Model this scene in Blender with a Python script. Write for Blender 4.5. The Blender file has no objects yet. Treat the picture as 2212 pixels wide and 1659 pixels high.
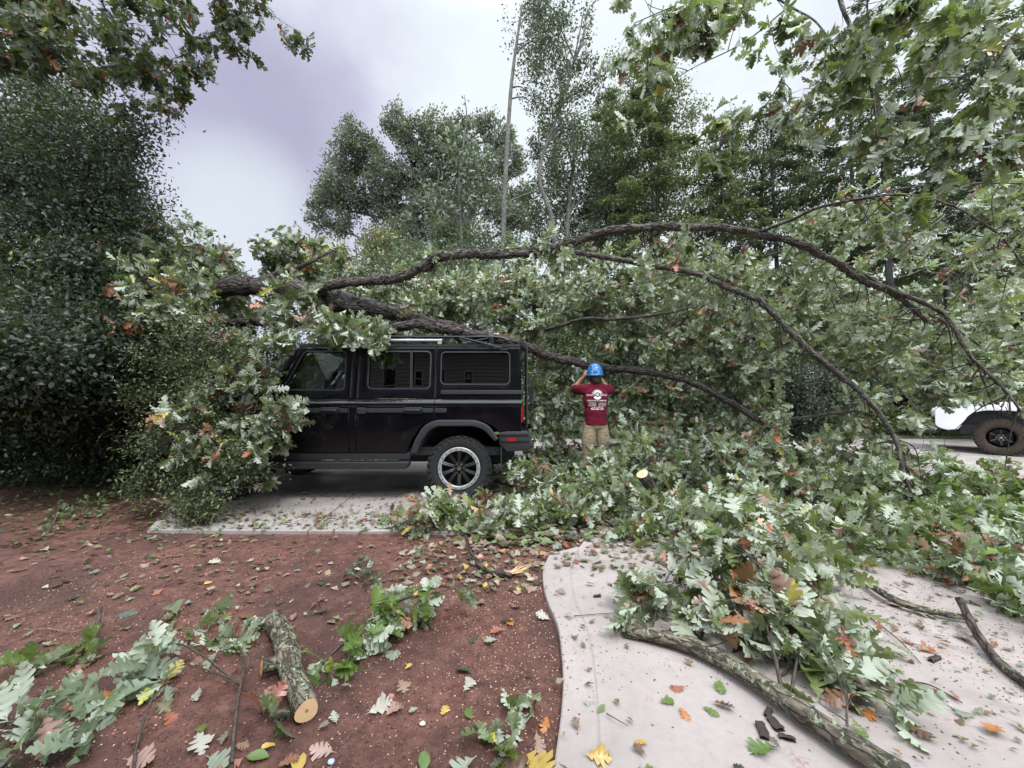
import bpy, bmesh, math, random
import numpy as np
from mathutils import Vector, Matrix
from mathutils.bvhtree import BVHTree
R = math.radians
C = bpy.context.scene.collection
scene = bpy.context.scene

# ------------------------------------------------------------------ camera
F = 831.0; CX = 1106.0; CY = 829.5; HC = 1.30; PITCH = math.atan(30.5 / F)
cam = bpy.data.cameras.new('camera'); camo = bpy.data.objects.new('camera', cam); C.objects.link(camo)
cam.sensor_width = 36.0; cam.lens = F / 2212.0 * 36.0; cam.clip_start = 0.05; cam.clip_end = 600
camo.location = (0, 0, HC); camo.rotation_euler = (math.pi / 2 + PITCH, 0, 0)
scene.camera = camo

# ------------------------------------------------------------------ world: broken overcast
SUN_EL, SUN_AZ = R(58), R(150)
w = bpy.data.worlds.new("World"); scene.world = w; w.use_nodes = True
nt = w.node_tree; nt.nodes.clear(); N = nt.nodes.new; LK = nt.links.new
def wmath(op, a, b=None, clamp=False):
    n = N('ShaderNodeMath'); n.operation = op; n.use_clamp = clamp
    for i, x in enumerate((a, b)):
        if x is None: continue
        if isinstance(x, (int, float)): n.inputs[i].default_value = x
        else: LK(x, n.inputs[i])
    return n.outputs[0]
def wmix(f, a, b):
    n = N('ShaderNodeMix'); n.data_type = 'RGBA'
    for s, x in ((0, f), (6, a), (7, b)):
        if isinstance(x, (int, float)): n.inputs[s].default_value = x
        elif isinstance(x, tuple): n.inputs[s].default_value = (*x, 1)
        else: LK(x, n.inputs[s])
    return n.outputs[2]
tc = N('ShaderNodeTexCoord'); sep = N('ShaderNodeSeparateXYZ'); LK(tc.outputs['Generated'], sep.inputs[0])
def cloud_noise(scale, detail, dist, sc=(1, 1, 1.6)):
    mp = N('ShaderNodeMapping'); mp.inputs['Scale'].default_value = sc; LK(tc.outputs['Generated'], mp.inputs[0])
    n = N('ShaderNodeTexNoise'); n.inputs['Scale'].default_value = scale; n.inputs['Detail'].default_value = detail
    n.inputs['Roughness'].default_value = .5; n.inputs['Distortion'].default_value = dist; LK(mp.outputs[0], n.inputs[0])
    return n.outputs[0]
def lobe(px, py, lo, hi):
    xc = (px - CX) / F; yc = (CY - py) / F; cp, sp = math.cos(PITCH), math.sin(PITCH)
    d = Vector((xc, cp - yc * sp, sp + yc * cp)).normalized()
    vm = N('ShaderNodeVectorMath'); vm.operation = 'DOT_PRODUCT'; LK(tc.outputs['Generated'], vm.inputs[0]); vm.inputs[1].default_value = d
    mr = N('ShaderNodeMapRange'); mr.interpolation_type = 'SMOOTHSTEP'; mr.inputs[1].default_value = lo; mr.inputs[2].default_value = hi
    LK(vm.outputs['Value'], mr.inputs[0]); return mr.outputs[0]
n1 = cloud_noise(2.2, 5, .3); n2 = cloud_noise(5.5, 6, .2)
lav = wmath('ADD', wmath('MULTIPLY', lobe(470, 330, .86, 1.0), 1.0), wmath('MULTIPLY', wmath('SUBTRACT', n1, .5), 1.9))
lav = wmath('ADD', lav, wmath('MULTIPLY', wmath('SUBTRACT', n2, .5), 1.1), True)
dark = wmath('ADD', lobe(590, 300, .965, 1.0), wmath('MULTIPLY', wmath('SUBTRACT', n1, .52), 1.2), True)
dark = wmath('MULTIPLY', dark, lobe(560, 300, .90, .98), True)
brt = wmath('ADD', lobe(520, 455, .985, 1.0), wmath('MULTIPLY', wmath('SUBTRACT', n2, .5), .6), True)
brt = wmath('MULTIPLY', brt, lobe(520, 455, .965, .995), True)
col = wmix(lav, (.56, .61, .64), (.375, .37, .485))
col = wmix(wmath('MULTIPLY', dark, .75), col, (.265, .26, .36))
col = wmix(wmath('MULTIPLY', brt, .7), col, (.51, .565, .59))
sky = N('ShaderNodeTexSky'); sky.sky_type = 'NISHITA'; sky.sun_disc = False
sky.sun_elevation = SUN_EL; sky.sun_rotation = SUN_AZ
skys = N('ShaderNodeVectorMath'); skys.operation = 'SCALE'; LK(sky.outputs[0], skys.inputs[0]); skys.inputs['Scale'].default_value = .06
col = wmix(.93, skys.outputs[0], col)
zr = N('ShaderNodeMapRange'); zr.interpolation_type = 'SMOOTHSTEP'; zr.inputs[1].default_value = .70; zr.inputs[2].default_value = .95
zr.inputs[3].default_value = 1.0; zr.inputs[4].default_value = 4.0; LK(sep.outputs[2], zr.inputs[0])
yr = N('ShaderNodeMapRange'); yr.interpolation_type = 'SMOOTHSTEP'; yr.inputs[1].default_value = .35; yr.inputs[2].default_value = -.35   # extra sky brightness behind the camera, added to light the foliage
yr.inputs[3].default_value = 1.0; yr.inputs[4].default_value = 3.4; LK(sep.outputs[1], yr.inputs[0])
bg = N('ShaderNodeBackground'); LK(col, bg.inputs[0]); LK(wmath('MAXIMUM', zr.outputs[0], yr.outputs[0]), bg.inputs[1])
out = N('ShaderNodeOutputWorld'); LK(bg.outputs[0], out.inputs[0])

sun = bpy.data.lights.new('sun', 'SUN'); sun.energy = 1.5; sun.angle = R(14); sun.color = (1, .97, .93)
suno = bpy.data.objects.new('sun', sun); C.objects.link(suno)
sd = Vector((math.sin(SUN_AZ) * math.cos(SUN_EL), math.cos(SUN_AZ) * math.cos(SUN_EL), math.sin(SUN_EL)))
suno.rotation_euler = sd.to_track_quat('Z', 'Y').to_euler(); suno.location = (0, 0, 30)
scene.render.engine = 'CYCLES'
scene.view_settings.view_transform = 'Standard'; scene.view_settings.look = 'None'
scene.view_settings.exposure = 0.78; scene.view_settings.gamma = 1
scene.cycles.max_bounces = 8; scene.cycles.diffuse_bounces = 3; scene.cycles.transparent_max_bounces = 16
scene.cycles.caustics_reflective = False; scene.cycles.caustics_refractive = False

# ------------------------------------------------------------------ geometry helpers
def P(px, py, d):
    """world point on the view ray of photo position (px,py) at distance d ahead"""
    xc = (px - CX) / F; yc = (CY - py) / F; cp, sp = math.cos(PITCH), math.sin(PITCH)
    v = np.array((xc, cp - yc * sp, sp + yc * cp)); v = v * (d / v[1])
    return v + np.array((0, 0, HC))
def G(px, py, z=0.0):
    xc = (px - CX) / F; yc = (CY - py) / F; cp, sp = math.cos(PITCH), math.sin(PITCH)
    v = np.array((xc, cp - yc * sp, sp + yc * cp)); v = v * ((z - HC) / v[2])
    return v + np.array((0, 0, HC))
def nrm(v):
    v = np.asarray(v, float); return v / (np.linalg.norm(v, axis=-1, keepdims=True) + 1e-9)
def smooth(pts, n=6):
    p = np.asarray(pts, float); p = np.vstack([2 * p[0] - p[1], p, 2 * p[-1] - p[-2]]); o = []
    for i in range(1, len(p) - 2):
        for k in range(n):
            t = k / n; a, b, c, d = p[i-1], p[i], p[i+1], p[i+2]
            o.append(.5 * (2*b + (c-a)*t + (2*a-5*b+4*c-d)*t*t + (3*b-a-3*c+d)*t**3))
    o.append(p[-2]); return np.array(o)

class MB:
    """collects faces and makes them one mesh"""
    def __init__(s): s.v = []; s.q = []; s.t = []; s.c = []; s.b = []; s.n = 0; s.ng = []
    def add(s, v, q=None, t=None, col=None, bk=None):
        v = np.asarray(v, float).reshape(-1, 3); m = len(v)
        s.v.append(v)
        if q is not None and len(q): s.q.append(np.asarray(q, np.int64).reshape(-1, 4) + s.n)
        if t is not None and len(t): s.t.append(np.asarray(t, np.int64).reshape(-1, 3) + s.n)
        c = np.ones((m, 4)) if col is None else np.broadcast_to(np.asarray(col, float), (m, 4))
        s.c.append(c); s.b.append(np.zeros((m, 3)) if bk is None else bk); s.n += m
    def tube(s, pts, rad, k=10, caps=True, wob=0.0, seed=0, col=None):
        p = np.asarray(pts, float); n = len(p); rad = np.broadcast_to(np.asarray(rad, float), (n,))
        tg = nrm(np.gradient(p, axis=0)); up = np.array((0, 0, 1.)) if abs(tg[0][2]) < .9 else np.array((1., 0, 0))
        u = nrm(np.cross(tg[0], up)); rings = []; s_len = np.concatenate([[0], np.cumsum(np.linalg.norm(np.diff(p, axis=0), axis=1))])
        th = np.arange(k) * 2 * math.pi / k; bks = []
        for i in range(n):
            u = nrm(u - tg[i] * np.dot(u, tg[i])); w_ = np.cross(tg[i], u)
            rr = rad[i] * np.ones(k)
            if wob:
                L = s_len[i] / max(rad.max(), .01)
                rr = rr * (1 + wob * (np.sin(2*th + L*.7 + seed) * .5 + np.sin(3*th - L*1.3 + seed*2) * .4 + np.sin(L*2.1 + seed) * .35 + np.sin(5*th + L*2.7) * .25))
            rings.append(p[i] + rr[:, None] * (np.cos(th)[:, None] * u + np.sin(th)[:, None] * w_))
            bks.append(np.stack([rad[i]*np.cos(th), rad[i]*np.sin(th), np.full(k, s_len[i])], 1))
        v = np.vstack(rings); b = np.vstack(bks); idx = np.arange(n * k).reshape(n, k)
        q = np.stack([idx[:-1], np.roll(idx[:-1], -1, 1), np.roll(idx[1:], -1, 1), idx[1:]], -1).reshape(-1, 4)
        t = []
        if caps:
            v = np.vstack([v, p[0], p[-1]]); b = np.vstack([b, b[0], b[-1]]); a0, a1 = n*k, n*k+1
            for j in range(k):
                t.append((a0, (j+1) % k, j)); t.append((a1, idx[-1][j], idx[-1][(j+1) % k]))
        s.add(v, q, t, col, b)
    def segs(s, a, b, ra, rb, col=None):
        """many thin three-sided twigs at once"""
        a = np.asarray(a, float); b = np.asarray(b, float); n = len(a)
        if n == 0: return
        tg = nrm(b - a); ref = np.where(np.abs(tg[:, 2:3]) < .9, np.array([[0, 0, 1.]]), np.array([[1., 0, 0]]))
        u = nrm(np.cross(tg, ref)); w_ = np.cross(tg, u); V = []; 
        for base, r in ((a, ra), (b, rb)):
            for j in range(3):
                an = j * 2 * math.pi / 3
                V.append(base + np.asarray(r)[:, None] * (math.cos(an) * u + math.sin(an) * w_))
        V = np.stack(V, 1); o = np.arange(n)[:, None, None] * 6
        q = np.array([[0, 1, 4, 3], [1, 2, 5, 4], [2, 0, 3, 5]])[None] + o
        bk = np.tile(np.array([[.003, 0, 0], [0, .003, 0], [-.003, 0, 0], [.003, 0, .2], [0, .003, .2], [-.003, 0, .2]]), (n, 1))
        s.add(V.reshape(-1, 3), q.reshape(-1, 4), None, col, bk)
    def box(s, c, size, rot=None, taper=1.0):
        x, y, z = np.array(size) / 2
        v = np.array([(-x,-y,-z),(x,-y,-z),(x,y,-z),(-x,y,-z),(-x*taper,-y*taper,z),(x*taper,-y*taper,z),(x*taper,y*taper,z),(-x*taper,y*taper,z)])
        if rot is not None: v = v @ np.array(rot).T
        s.add(v + np.array(c), [(0,3,2,1),(4,5,6,7),(0,1,5,4),(1,2,6,5),(2,3,7,6),(3,0,4,7)])
    def cyl(s, a, b, r, k=16, r2=None):
        s.tube([a, b], [r, r if r2 is None else r2], k)
    def ell(s, c, rad, nu=16, nv=10, rot=None):
        th = np.linspace(0, math.pi, nv + 1)[1:-1]; ph = np.arange(nu) * 2 * math.pi / nu
        v = [(math.sin(t)*math.cos(p_), math.sin(t)*math.sin(p_), math.cos(t)) for t in th for p_ in ph] + [(0,0,1),(0,0,-1)]
        v = np.array(v) * np.array(rad)
        if rot is not None: v = v @ np.array(rot).T
        idx = np.arange((nv-1)*nu).reshape(nv-1, nu)
        q = np.stack([idx[:-1], idx[1:], np.roll(idx[1:], -1, 1), np.roll(idx[:-1], -1, 1)], -1).reshape(-1, 4)
        T, B = (nv-1)*nu, (nv-1)*nu+1
        t = [(T, idx[0][j], idx[0][(j+1) % nu]) for j in range(nu)] + [(B, idx[-1][(j+1) % nu], idx[-1][j]) for j in range(nu)]
        s.add(v + np.array(c), q, t)
    def grid(s, P_):
        """grid of points (n,m,3) as quads"""
        n, m = P_.shape[:2]; idx = np.arange(n*m).reshape(n, m)
        q = np.stack([idx[:-1, :-1], idx[1:, :-1], idx[1:, 1:], idx[:-1, 1:]], -1).reshape(-1, 4)
        s.add(P_.reshape(-1, 3), q)
    def mesh(s, name, mat, sm=True):
        me = bpy.data.meshes.new(name)
        v = np.vstack(s.v); q = np.vstack(s.q) if s.q else np.zeros((0, 4), int); t = np.vstack(s.t) if s.t else np.zeros((0, 3), int)
        me.vertices.add(len(v)); me.vertices.foreach_set('co', v.astype(np.float32).ravel())
        loops = np.concatenate([q.ravel(), t.ravel()]); me.loops.add(len(loops)); me.loops.foreach_set('vertex_index', loops.astype(np.int32))
        st = np.concatenate([np.arange(len(q)) * 4, len(q) * 4 + np.arange(len(t)) * 3])
        me.polygons.add(len(st)); me.polygons.foreach_set('loop_start', st.astype(np.int32))
        if sm: me.polygons.foreach_set('use_smooth', np.ones(len(st), bool))
        me.update(calc_edges=True)
        a = me.attributes.new('col', 'FLOAT_COLOR', 'POINT'); a.data.foreach_set('color', np.vstack(s.c).astype(np.float32).ravel())
        a = me.attributes.new('bk', 'FLOAT_VECTOR', 'POINT'); a.data.foreach_set('vector', np.vstack(s.b).astype(np.float32).ravel())
        for m in (mat if isinstance(mat, (list, tuple)) else [mat]): me.materials.append(m)
        return me
    def build(s, name, mat, parent=None, sm=True):
        return link(name, s.mesh(name, mat, sm), parent)

def link(name, me, parent=None):
    o = bpy.data.objects.new(name, me); C.objects.link(o)
    if parent is not None: o.parent = parent; o.matrix_parent_inverse = Matrix.Identity(4)
    return o
def tag(o, label=None, cat=None, group=None, kind=None):
    if label: o['label'] = label
    if cat: o['category'] = cat
    if group: o['group'] = group
    if kind: o['kind'] = kind
    return o
def empty(name, loc, label, cat, group=None, rz=0.0):
    o = bpy.data.objects.new(name, None); C.objects.link(o); o.location = tuple(loc); o.rotation_euler = (0, 0, rz)
    o.empty_display_size = .2
    return tag(o, label, cat, group)
def local(mb, origin):
    """shift collected world-space geometry so that it sits under a root at origin"""
    mb.v = [v - np.asarray(origin) for v in mb.v]; return mb

# ------------------------------------------------------------------ materials
def mat(name):
    m = bpy.data.materials.new(name); m.use_nodes = True; t = m.node_tree; t.nodes.clear()
    o = t.nodes.new('ShaderNodeOutputMaterial'); return m, t, o
class NT:
    def __init__(s, t): s.t = t
    def n(s, typ, **kw):
        x = s.t.nodes.new(typ)
        for k, v in kw.items():
            if k.startswith('i_'): x.inputs[int(k[2:]) if k[2:].isdigit() else k[2:].replace('_', ' ')].default_value = v
            else: setattr(x, k, v)
        return x
    def l(s, a, b): s.t.links.new(a, b)
    def math(s, op, a, b=None, c=None, clamp=False):
        n = s.n('ShaderNodeMath', operation=op, use_clamp=clamp)
        for i, x in enumerate((a, b, c)):
            if x is None: continue
            if isinstance(x, (int, float)): n.inputs[i].default_value = x
            else: s.l(x, n.inputs[i])
        return n.outputs[0]
    def mix(s, f, a, b, blend='MIX'):
        n = s.n('ShaderNodeMix', data_type='RGBA', blend_type=blend)
        for k, x in ((0, f), (6, a), (7, b)):
            if isinstance(x, (int, float)): n.inputs[k].default_value = x
            elif isinstance(x, tuple): n.inputs[k].default_value = (*x[:3], 1)
            else: s.l(x, n.inputs[k])
        return n.outputs[2]
    def noise(s, vec, scale, detail=4, rough=.55, dist=0.0, out=0):
        n = s.n('ShaderNodeTexNoise'); n.inputs['Scale'].default_value = scale; n.inputs['Detail'].default_value = detail
        n.inputs['Roughness'].default_value = rough; n.inputs['Distortion'].default_value = dist
        if vec is not None: s.l(vec, n.inputs['Vector'])
        return n.outputs[out]
    def ramp(s, f, stops):
        n = s.n('ShaderNodeValToRGB'); e = n.color_ramp.elements
        while len(e) < len(stops): e.new(.5)
        for i, (p, c) in enumerate(stops):
            e[i].position = p; e[i].color = (*c, 1) if isinstance(c, tuple) else (c, c, c, 1)
        s.l(f, n.inputs[0]); return n.outputs[0]
    def step(s, f, lo, hi):
        n = s.n('ShaderNodeMapRange', interpolation_type='SMOOTHSTEP'); s.l(f, n.inputs[0]); n.inputs[1].default_value = lo; n.inputs[2].default_value = hi
        return n.outputs[0]
    def mapping(s, vec, sc):
        n = s.n('ShaderNodeMapping'); n.inputs['Scale'].default_value = sc; s.l(vec, n.inputs[0]); return n.outputs[0]
    def bump(s, h, strength, dist):
        n = s.n('ShaderNodeBump'); n.inputs['Strength'].default_value = strength; n.inputs['Distance'].default_value = dist; s.l(h, n.inputs['Height']); return n.outputs[0]
    def bsdf(s, col, rough=.6, spec=.5, metal=0.0, normal=None, coat=0.0, coatr=.03):
        b = s.n('ShaderNodeBsdfPrincipled')
        for k, x in (('Base Color', col), ('Roughness', rough), ('Specular IOR Level', spec), ('Metallic', metal), ('Coat Weight', coat), ('Coat Roughness', coatr)):
            if isinstance(x, tuple): b.inputs[k].default_value = (*x[:3], 1)
            elif isinstance(x, (int, float)): b.inputs[k].default_value = x
            else: s.l(x, b.inputs[k])
        if normal is not None: s.l(normal, b.inputs['Normal'])
        return b.outputs[0]

def leaf_mat(name, under=(.55, .60, .50), uf=.88, trans=.34, rough=.36, spec=.6):
    m, t, o = mat(name); g = NT(t)
    a = g.n('ShaderNodeAttribute', attribute_name='col'); geo = g.n('ShaderNodeNewGeometry')
    co = g.n('ShaderNodeTexCoord').outputs['Object']
    blot = g.noise(co, 45, 3)
    c = g.mix(g.math('MULTIPLY', g.step(blot, .45, .75), .25), a.outputs['Color'], (.10, .085, .03))
    f = g.math('MULTIPLY', g.math('MULTIPLY', geo.outputs['Backfacing'], a.outputs['Alpha']), uf)
    c = g.mix(f, c, under)
    b = g.bsdf(c, g.math('ADD', rough, g.math('MULTIPLY', geo.outputs['Backfacing'], .25)), spec)
    tr = g.n('ShaderNodeBsdfTranslucent'); g.l(g.mix(.5, a.outputs['Color'], (.30, .42, .06), 'MIX'), tr.inputs[0])
    ms = g.n('ShaderNodeMixShader'); g.l(g.math('MULTIPLY', trans, a.outputs['Alpha']), ms.inputs[0]); g.l(b, ms.inputs[1]); g.l(tr.outputs[0], ms.inputs[2])
    g.l(ms.outputs[0], o.inputs[0]); return m
M = {}
M['oak'] = leaf_mat('oak_leaf')
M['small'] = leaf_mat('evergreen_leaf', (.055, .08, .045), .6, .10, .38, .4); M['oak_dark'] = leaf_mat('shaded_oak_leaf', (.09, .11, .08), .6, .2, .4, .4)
M['far'] = leaf_mat('far_leaf', (.10, .12, .08), .6, .18, .5, .35)

def bark_mat(name, c1, c2, lich=None, lf=.0, bump=.012, scale=28, wet=.55):
    m, t, o = mat(name); g = NT(t)
    bk = g.n('ShaderNodeAttribute', attribute_name='bk').outputs['Vector']
    v = g.mapping(bk, (1, 1, .33)); n = g.noise(v, scale, 5, .62, .5); fine = g.noise(bk, 130, 3)
    vo = g.n('ShaderNodeTexVoronoi', feature='DISTANCE_TO_EDGE'); vo.inputs['Scale'].default_value = scale * .9; vv = g.n('ShaderNodeVectorMath', operation='ADD')
    ns = g.n('ShaderNodeVectorMath', operation='SCALE'); ns.inputs['Scale'].default_value = .04; nn = g.noise(v, scale, 3, .5, 0, 1); g.l(nn, ns.inputs[0])
    g.l(v, vv.inputs[0]); g.l(ns.outputs[0], vv.inputs[1]); g.l(vv.outputs[0], vo.inputs['Vector'])
    crack = g.step(vo.outputs['Distance'], 0, .16)
    h = g.math('ADD', g.math('MULTIPLY', crack, .7), g.math('ADD', g.math('MULTIPLY', n, .5), g.math('MULTIPLY', fine, .15)))
    c = g.mix(g.math('MULTIPLY', crack, g.step(n, .3, .72)), c1, c2)
    if lich:
        ln = g.noise(bk, 30, 7, .75, .8); co = g.noise(bk, 4, 2)
        lm = g.math('MULTIPLY', g.step(ln, .53, .60), g.step(co, .62 - lf * .4, .74 - lf * .4))
        lc = g.mix(g.noise(bk, 40, 3), lich, (lich[0]*.55, lich[1]*.75, lich[2]*.5)); c = g.mix(lm, c, lc)
        h = g.math('ADD', h, g.math('MULTIPLY', lm, .25))
    b = g.bsdf(c, wet, .4, 0, g.bump(h, .9, bump)); g.l(b, o.inputs[0]); return m
M['bark'] = bark_mat('oak_bark', (.022, .016, .013), (.125, .095, .078), (.30, .34, .24), .35)
M['bark_wet'] = bark_mat('wet_oak_bark', (.014, .010, .009), (.10, .072, .062), (.28, .30, .22), .05, .018, 22)
M['bark_lichen'] = bark_mat('lichen_bark', (.03, .024, .018), (.27, .215, .16), (.42, .44, .33), 1.0, .008, 34)
M['bark_pale'] = bark_mat('pale_bark', (.045, .042, .038), (.15, .14, .125), (.2, .21, .17), .3, .006, 20, .75)
M['bark_far'] = bark_mat('dark_bark', (.025, .022, .022), (.085, .075, .07), None, 0, .01, 12, .8)
M['twig'] = bark_mat('twig_bark', (.035, .026, .02), (.12, .095, .075), None, 0, .001, 60, .6)
M['twig_tan'] = bark_mat('tan_twig', (.16, .11, .075), (.34, .26, .19), None, 0, .001, 60, .6)

def cutwood(name, c1=(.55, .36, .20), c2=(.72, .50, .30)):
    m, t, o = mat(name); g = NT(t); bk = g.n('ShaderNodeAttribute', attribute_name='bk').outputs['Vector']
    ln = g.n('ShaderNodeVectorMath', operation='LENGTH'); g.l(bk, ln.inputs[0])
    rg = g.math('SINE', g.math('ADD', g.math('MULTIPLY', ln.outputs['Value'], 900), g.math('MULTIPLY', g.noise(bk, 30, 3), 9)))
    c = g.mix(g.math('MULTIPLY', g.math('ADD', rg, 1), .3), c2, c1); c = g.mix(g.step(g.noise(bk, 60, 4), .55, .7), c, (.62, .40, .22))
    c = g.mix(g.math('SUBTRACT', 1, g.step(ln.outputs['Value'], .004, .009)), c, (.30, .15, .08))
    g.l(g.bsdf(c, .75, .25, 0, g.bump(g.noise(bk, 200, 4), .5, .002)), o.inputs[0]); return m
M['cut'] = cutwood('cut_wood')
def plain(name, col, rough=.5, spec=.5, metal=0.0, coat=0.0, nscale=0, namp=.0, bump=0.0, bscale=60):
    m, t, o = mat(name); g = NT(t); co = g.n('ShaderNodeTexCoord').outputs['Object']; c = col
    if nscale: c = g.mix(g.noise(co, nscale, 5), tuple(x * (1 - namp) for x in col), tuple(min(1, x * (1 + namp)) for x in col))
    nm = g.bump(g.noise(co, bscale, 4), .6, bump) if bump else None
    g.l(g.bsdf(c, rough, spec, metal, nm, coat), o.inputs[0]); return m
def M_(k, *a, **kw): M[k] = plain(k, *a, **kw); return M[k]

# ------------------------------------------------------------------ leaf shapes
def leaf_shape(st, fold, bend, seed, skew=0.0):
    rg = np.random.default_rng(seed); v = []
    for i, (t, wd, dt) in enumerate(st):
        z0 = -bend * t * t + .02 * math.sin(5 * t + seed); x0 = skew * t * t
        ja = 1 + rg.uniform(-.22, .22); jb = 1 + rg.uniform(-.22, .22)
        v.append((x0 - wd * ja, t + dt + rg.uniform(-.015, .015), z0 + wd * fold * rg.uniform(.5, 1.4) + rg.uniform(-.02, .02)))
        v.append((x0, t, z0))
        v.append((x0 + wd * jb, t + dt + rg.uniform(-.015, .015), z0 + wd * fold * rg.uniform(.5, 1.4) + rg.uniform(-.02, .02)))
    q = []
    for i in range(len(st) - 1):
        a = i * 3; q += [(a, a+1, a+4, a+3), (a+1, a+2, a+5, a+4)]
    return np.array(v), np.array(q)
HI = [(0,.008,0),(.14,.010,0),(.20,.05,.02),(.26,.15,.05),(.31,.15,.08),(.35,.045,.01),(.43,.24,.08),(.49,.23,.12),(.52,.06,.01),(.61,.31,.09),(.68,.27,.13),(.72,.075,.01),(.80,.21,.07),(.85,.15,.09),(.87,.07,.01),(.94,.10,.03),(1,.03,.01)]
MI = [(0,.010,0),(.16,.015,0),(.28,.16,.08),(.36,.045,0),(.46,.26,.11),(.54,.06,0),(.64,.31,.12),(.73,.08,0),(.84,.19,.07),(1,.04,0)]
LO = [(0,.01,0),(.35,.24,.05),(.45,.10,0),(.7,.30,.05),(1,.05,0)]
OV = [(0,.02,0),(.35,.21,0),(.7,.19,0),(1,.02,0)]
QD = [(0,.05,0),(.5,.30,0),(1,.04,0)]
NE = [(0,.10,0),(1,.05,0)]
OVH = [(0,.01,0),(.12,.015,0),(.25,.14,0),(.45,.22,0),(.65,.22,0),(.85,.12,0),(1,.01,0)]
def variants(st, n, f0, f1, b0, b1):
    rg = np.random.default_rng(len(st) * 7 + n); return [leaf_shape(st, rg.uniform(f0, f1), rg.uniform(b0, b1), i * 3 + 1, rg.uniform(-.12, .12)) for i in range(n)]
SH = dict(q2=[(np.array([(0,0,0),(-.24*k,.35,.09),(-.2*k,.72,.07),(0,1,-.1),(.2*k,.72,.1),(.24*k,.35,.06),(0,.5,0)]), np.array([(0,6,2,1),(0,5,4,6),(6,4,3,2)])) for k in (1, .8, 1.2)], hi=variants(HI, 8, -.1, .7, .0, .45), mi=variants(MI, 8, 0, .7, .0, .5), q1=[(np.array([(0,0,0),(-.26*k,.5,.08),(0,1,-.05),(.26*k,.5,.02)]), np.array([(0,3,2,1)])) for k in (1, .8, 1.25)], lo=variants(LO, 4, .1, .5, 0, .3), ov=variants(OV, 4, .1, .5, 0, .3),
          qd=variants(QD, 3, .1, .4, 0, .2), ne=variants(NE, 2, 0, .1, 0, .2), ovh=variants(OVH, 4, .1, .5, 0, .4), flat=variants(HI, 8, -.25, .45, -.25, .25))
def put_leaves(mb, kind, pos, d, nr, sc, col, rng):
    """instances of a leaf shape: pos base, d midrib direction, nr upper-side normal"""
    n = len(pos)
    if n == 0: return
    d = nrm(d); X = nrm(np.cross(d, nr)); Z = np.cross(X, d); var = SH[kind]; pick = rng.integers(0, len(var), n)
    col = np.asarray(col, float)
    for i, (tv, tq) in enumerate(var):
        k = np.nonzero(pick == i)[0]
        if len(k) == 0: continue
        s_ = np.asarray(sc)[k][:, None, None]
        V = pos[k][:, None, :] + s_ * (tv[None, :, 0:1] * X[k][:, None, :] + tv[None, :, 1:2] * d[k][:, None, :] + tv[None, :, 2:3] * Z[k][:, None, :])
        q = tq[None] + (np.arange(len(k)) * len(tv))[:, None, None]
        mb.add(V.reshape(-1, 3), q.reshape(-1, 4), None, np.repeat(col[k], len(tv), 0))
def rand_unit(rng, n): return nrm(rng.normal(size=(n, 3)))

GREEN = [(.10, .145, .045), (.15, .19, .07), (.20, .24, .07), (.09, .13, .055)]
SAGE = [(.24, .275, .18), (.31, .345, .24), (.19, .225, .135)]
DEAD = [(.30, .085, .04), (.20, .05, .035), (.36, .17, .08), (.24, .15, .10), (.11, .03, .03)]
YEL = [(.42, .34, .06), (.30, .32, .07)]
def leaf_cols(rng, n, base, lo=.55, hi=1.4):
    b = np.array(base); c = b[rng.integers(0, len(b), n)]; c2 = b[rng.integers(0, len(b), n)]; f = rng.uniform(0, 1, (n, 1))
    c = (c * f + c2 * (1 - f)) * rng.uniform(lo, hi, (n, 1)); return np.hstack([c, np.ones((n, 1))])

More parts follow.
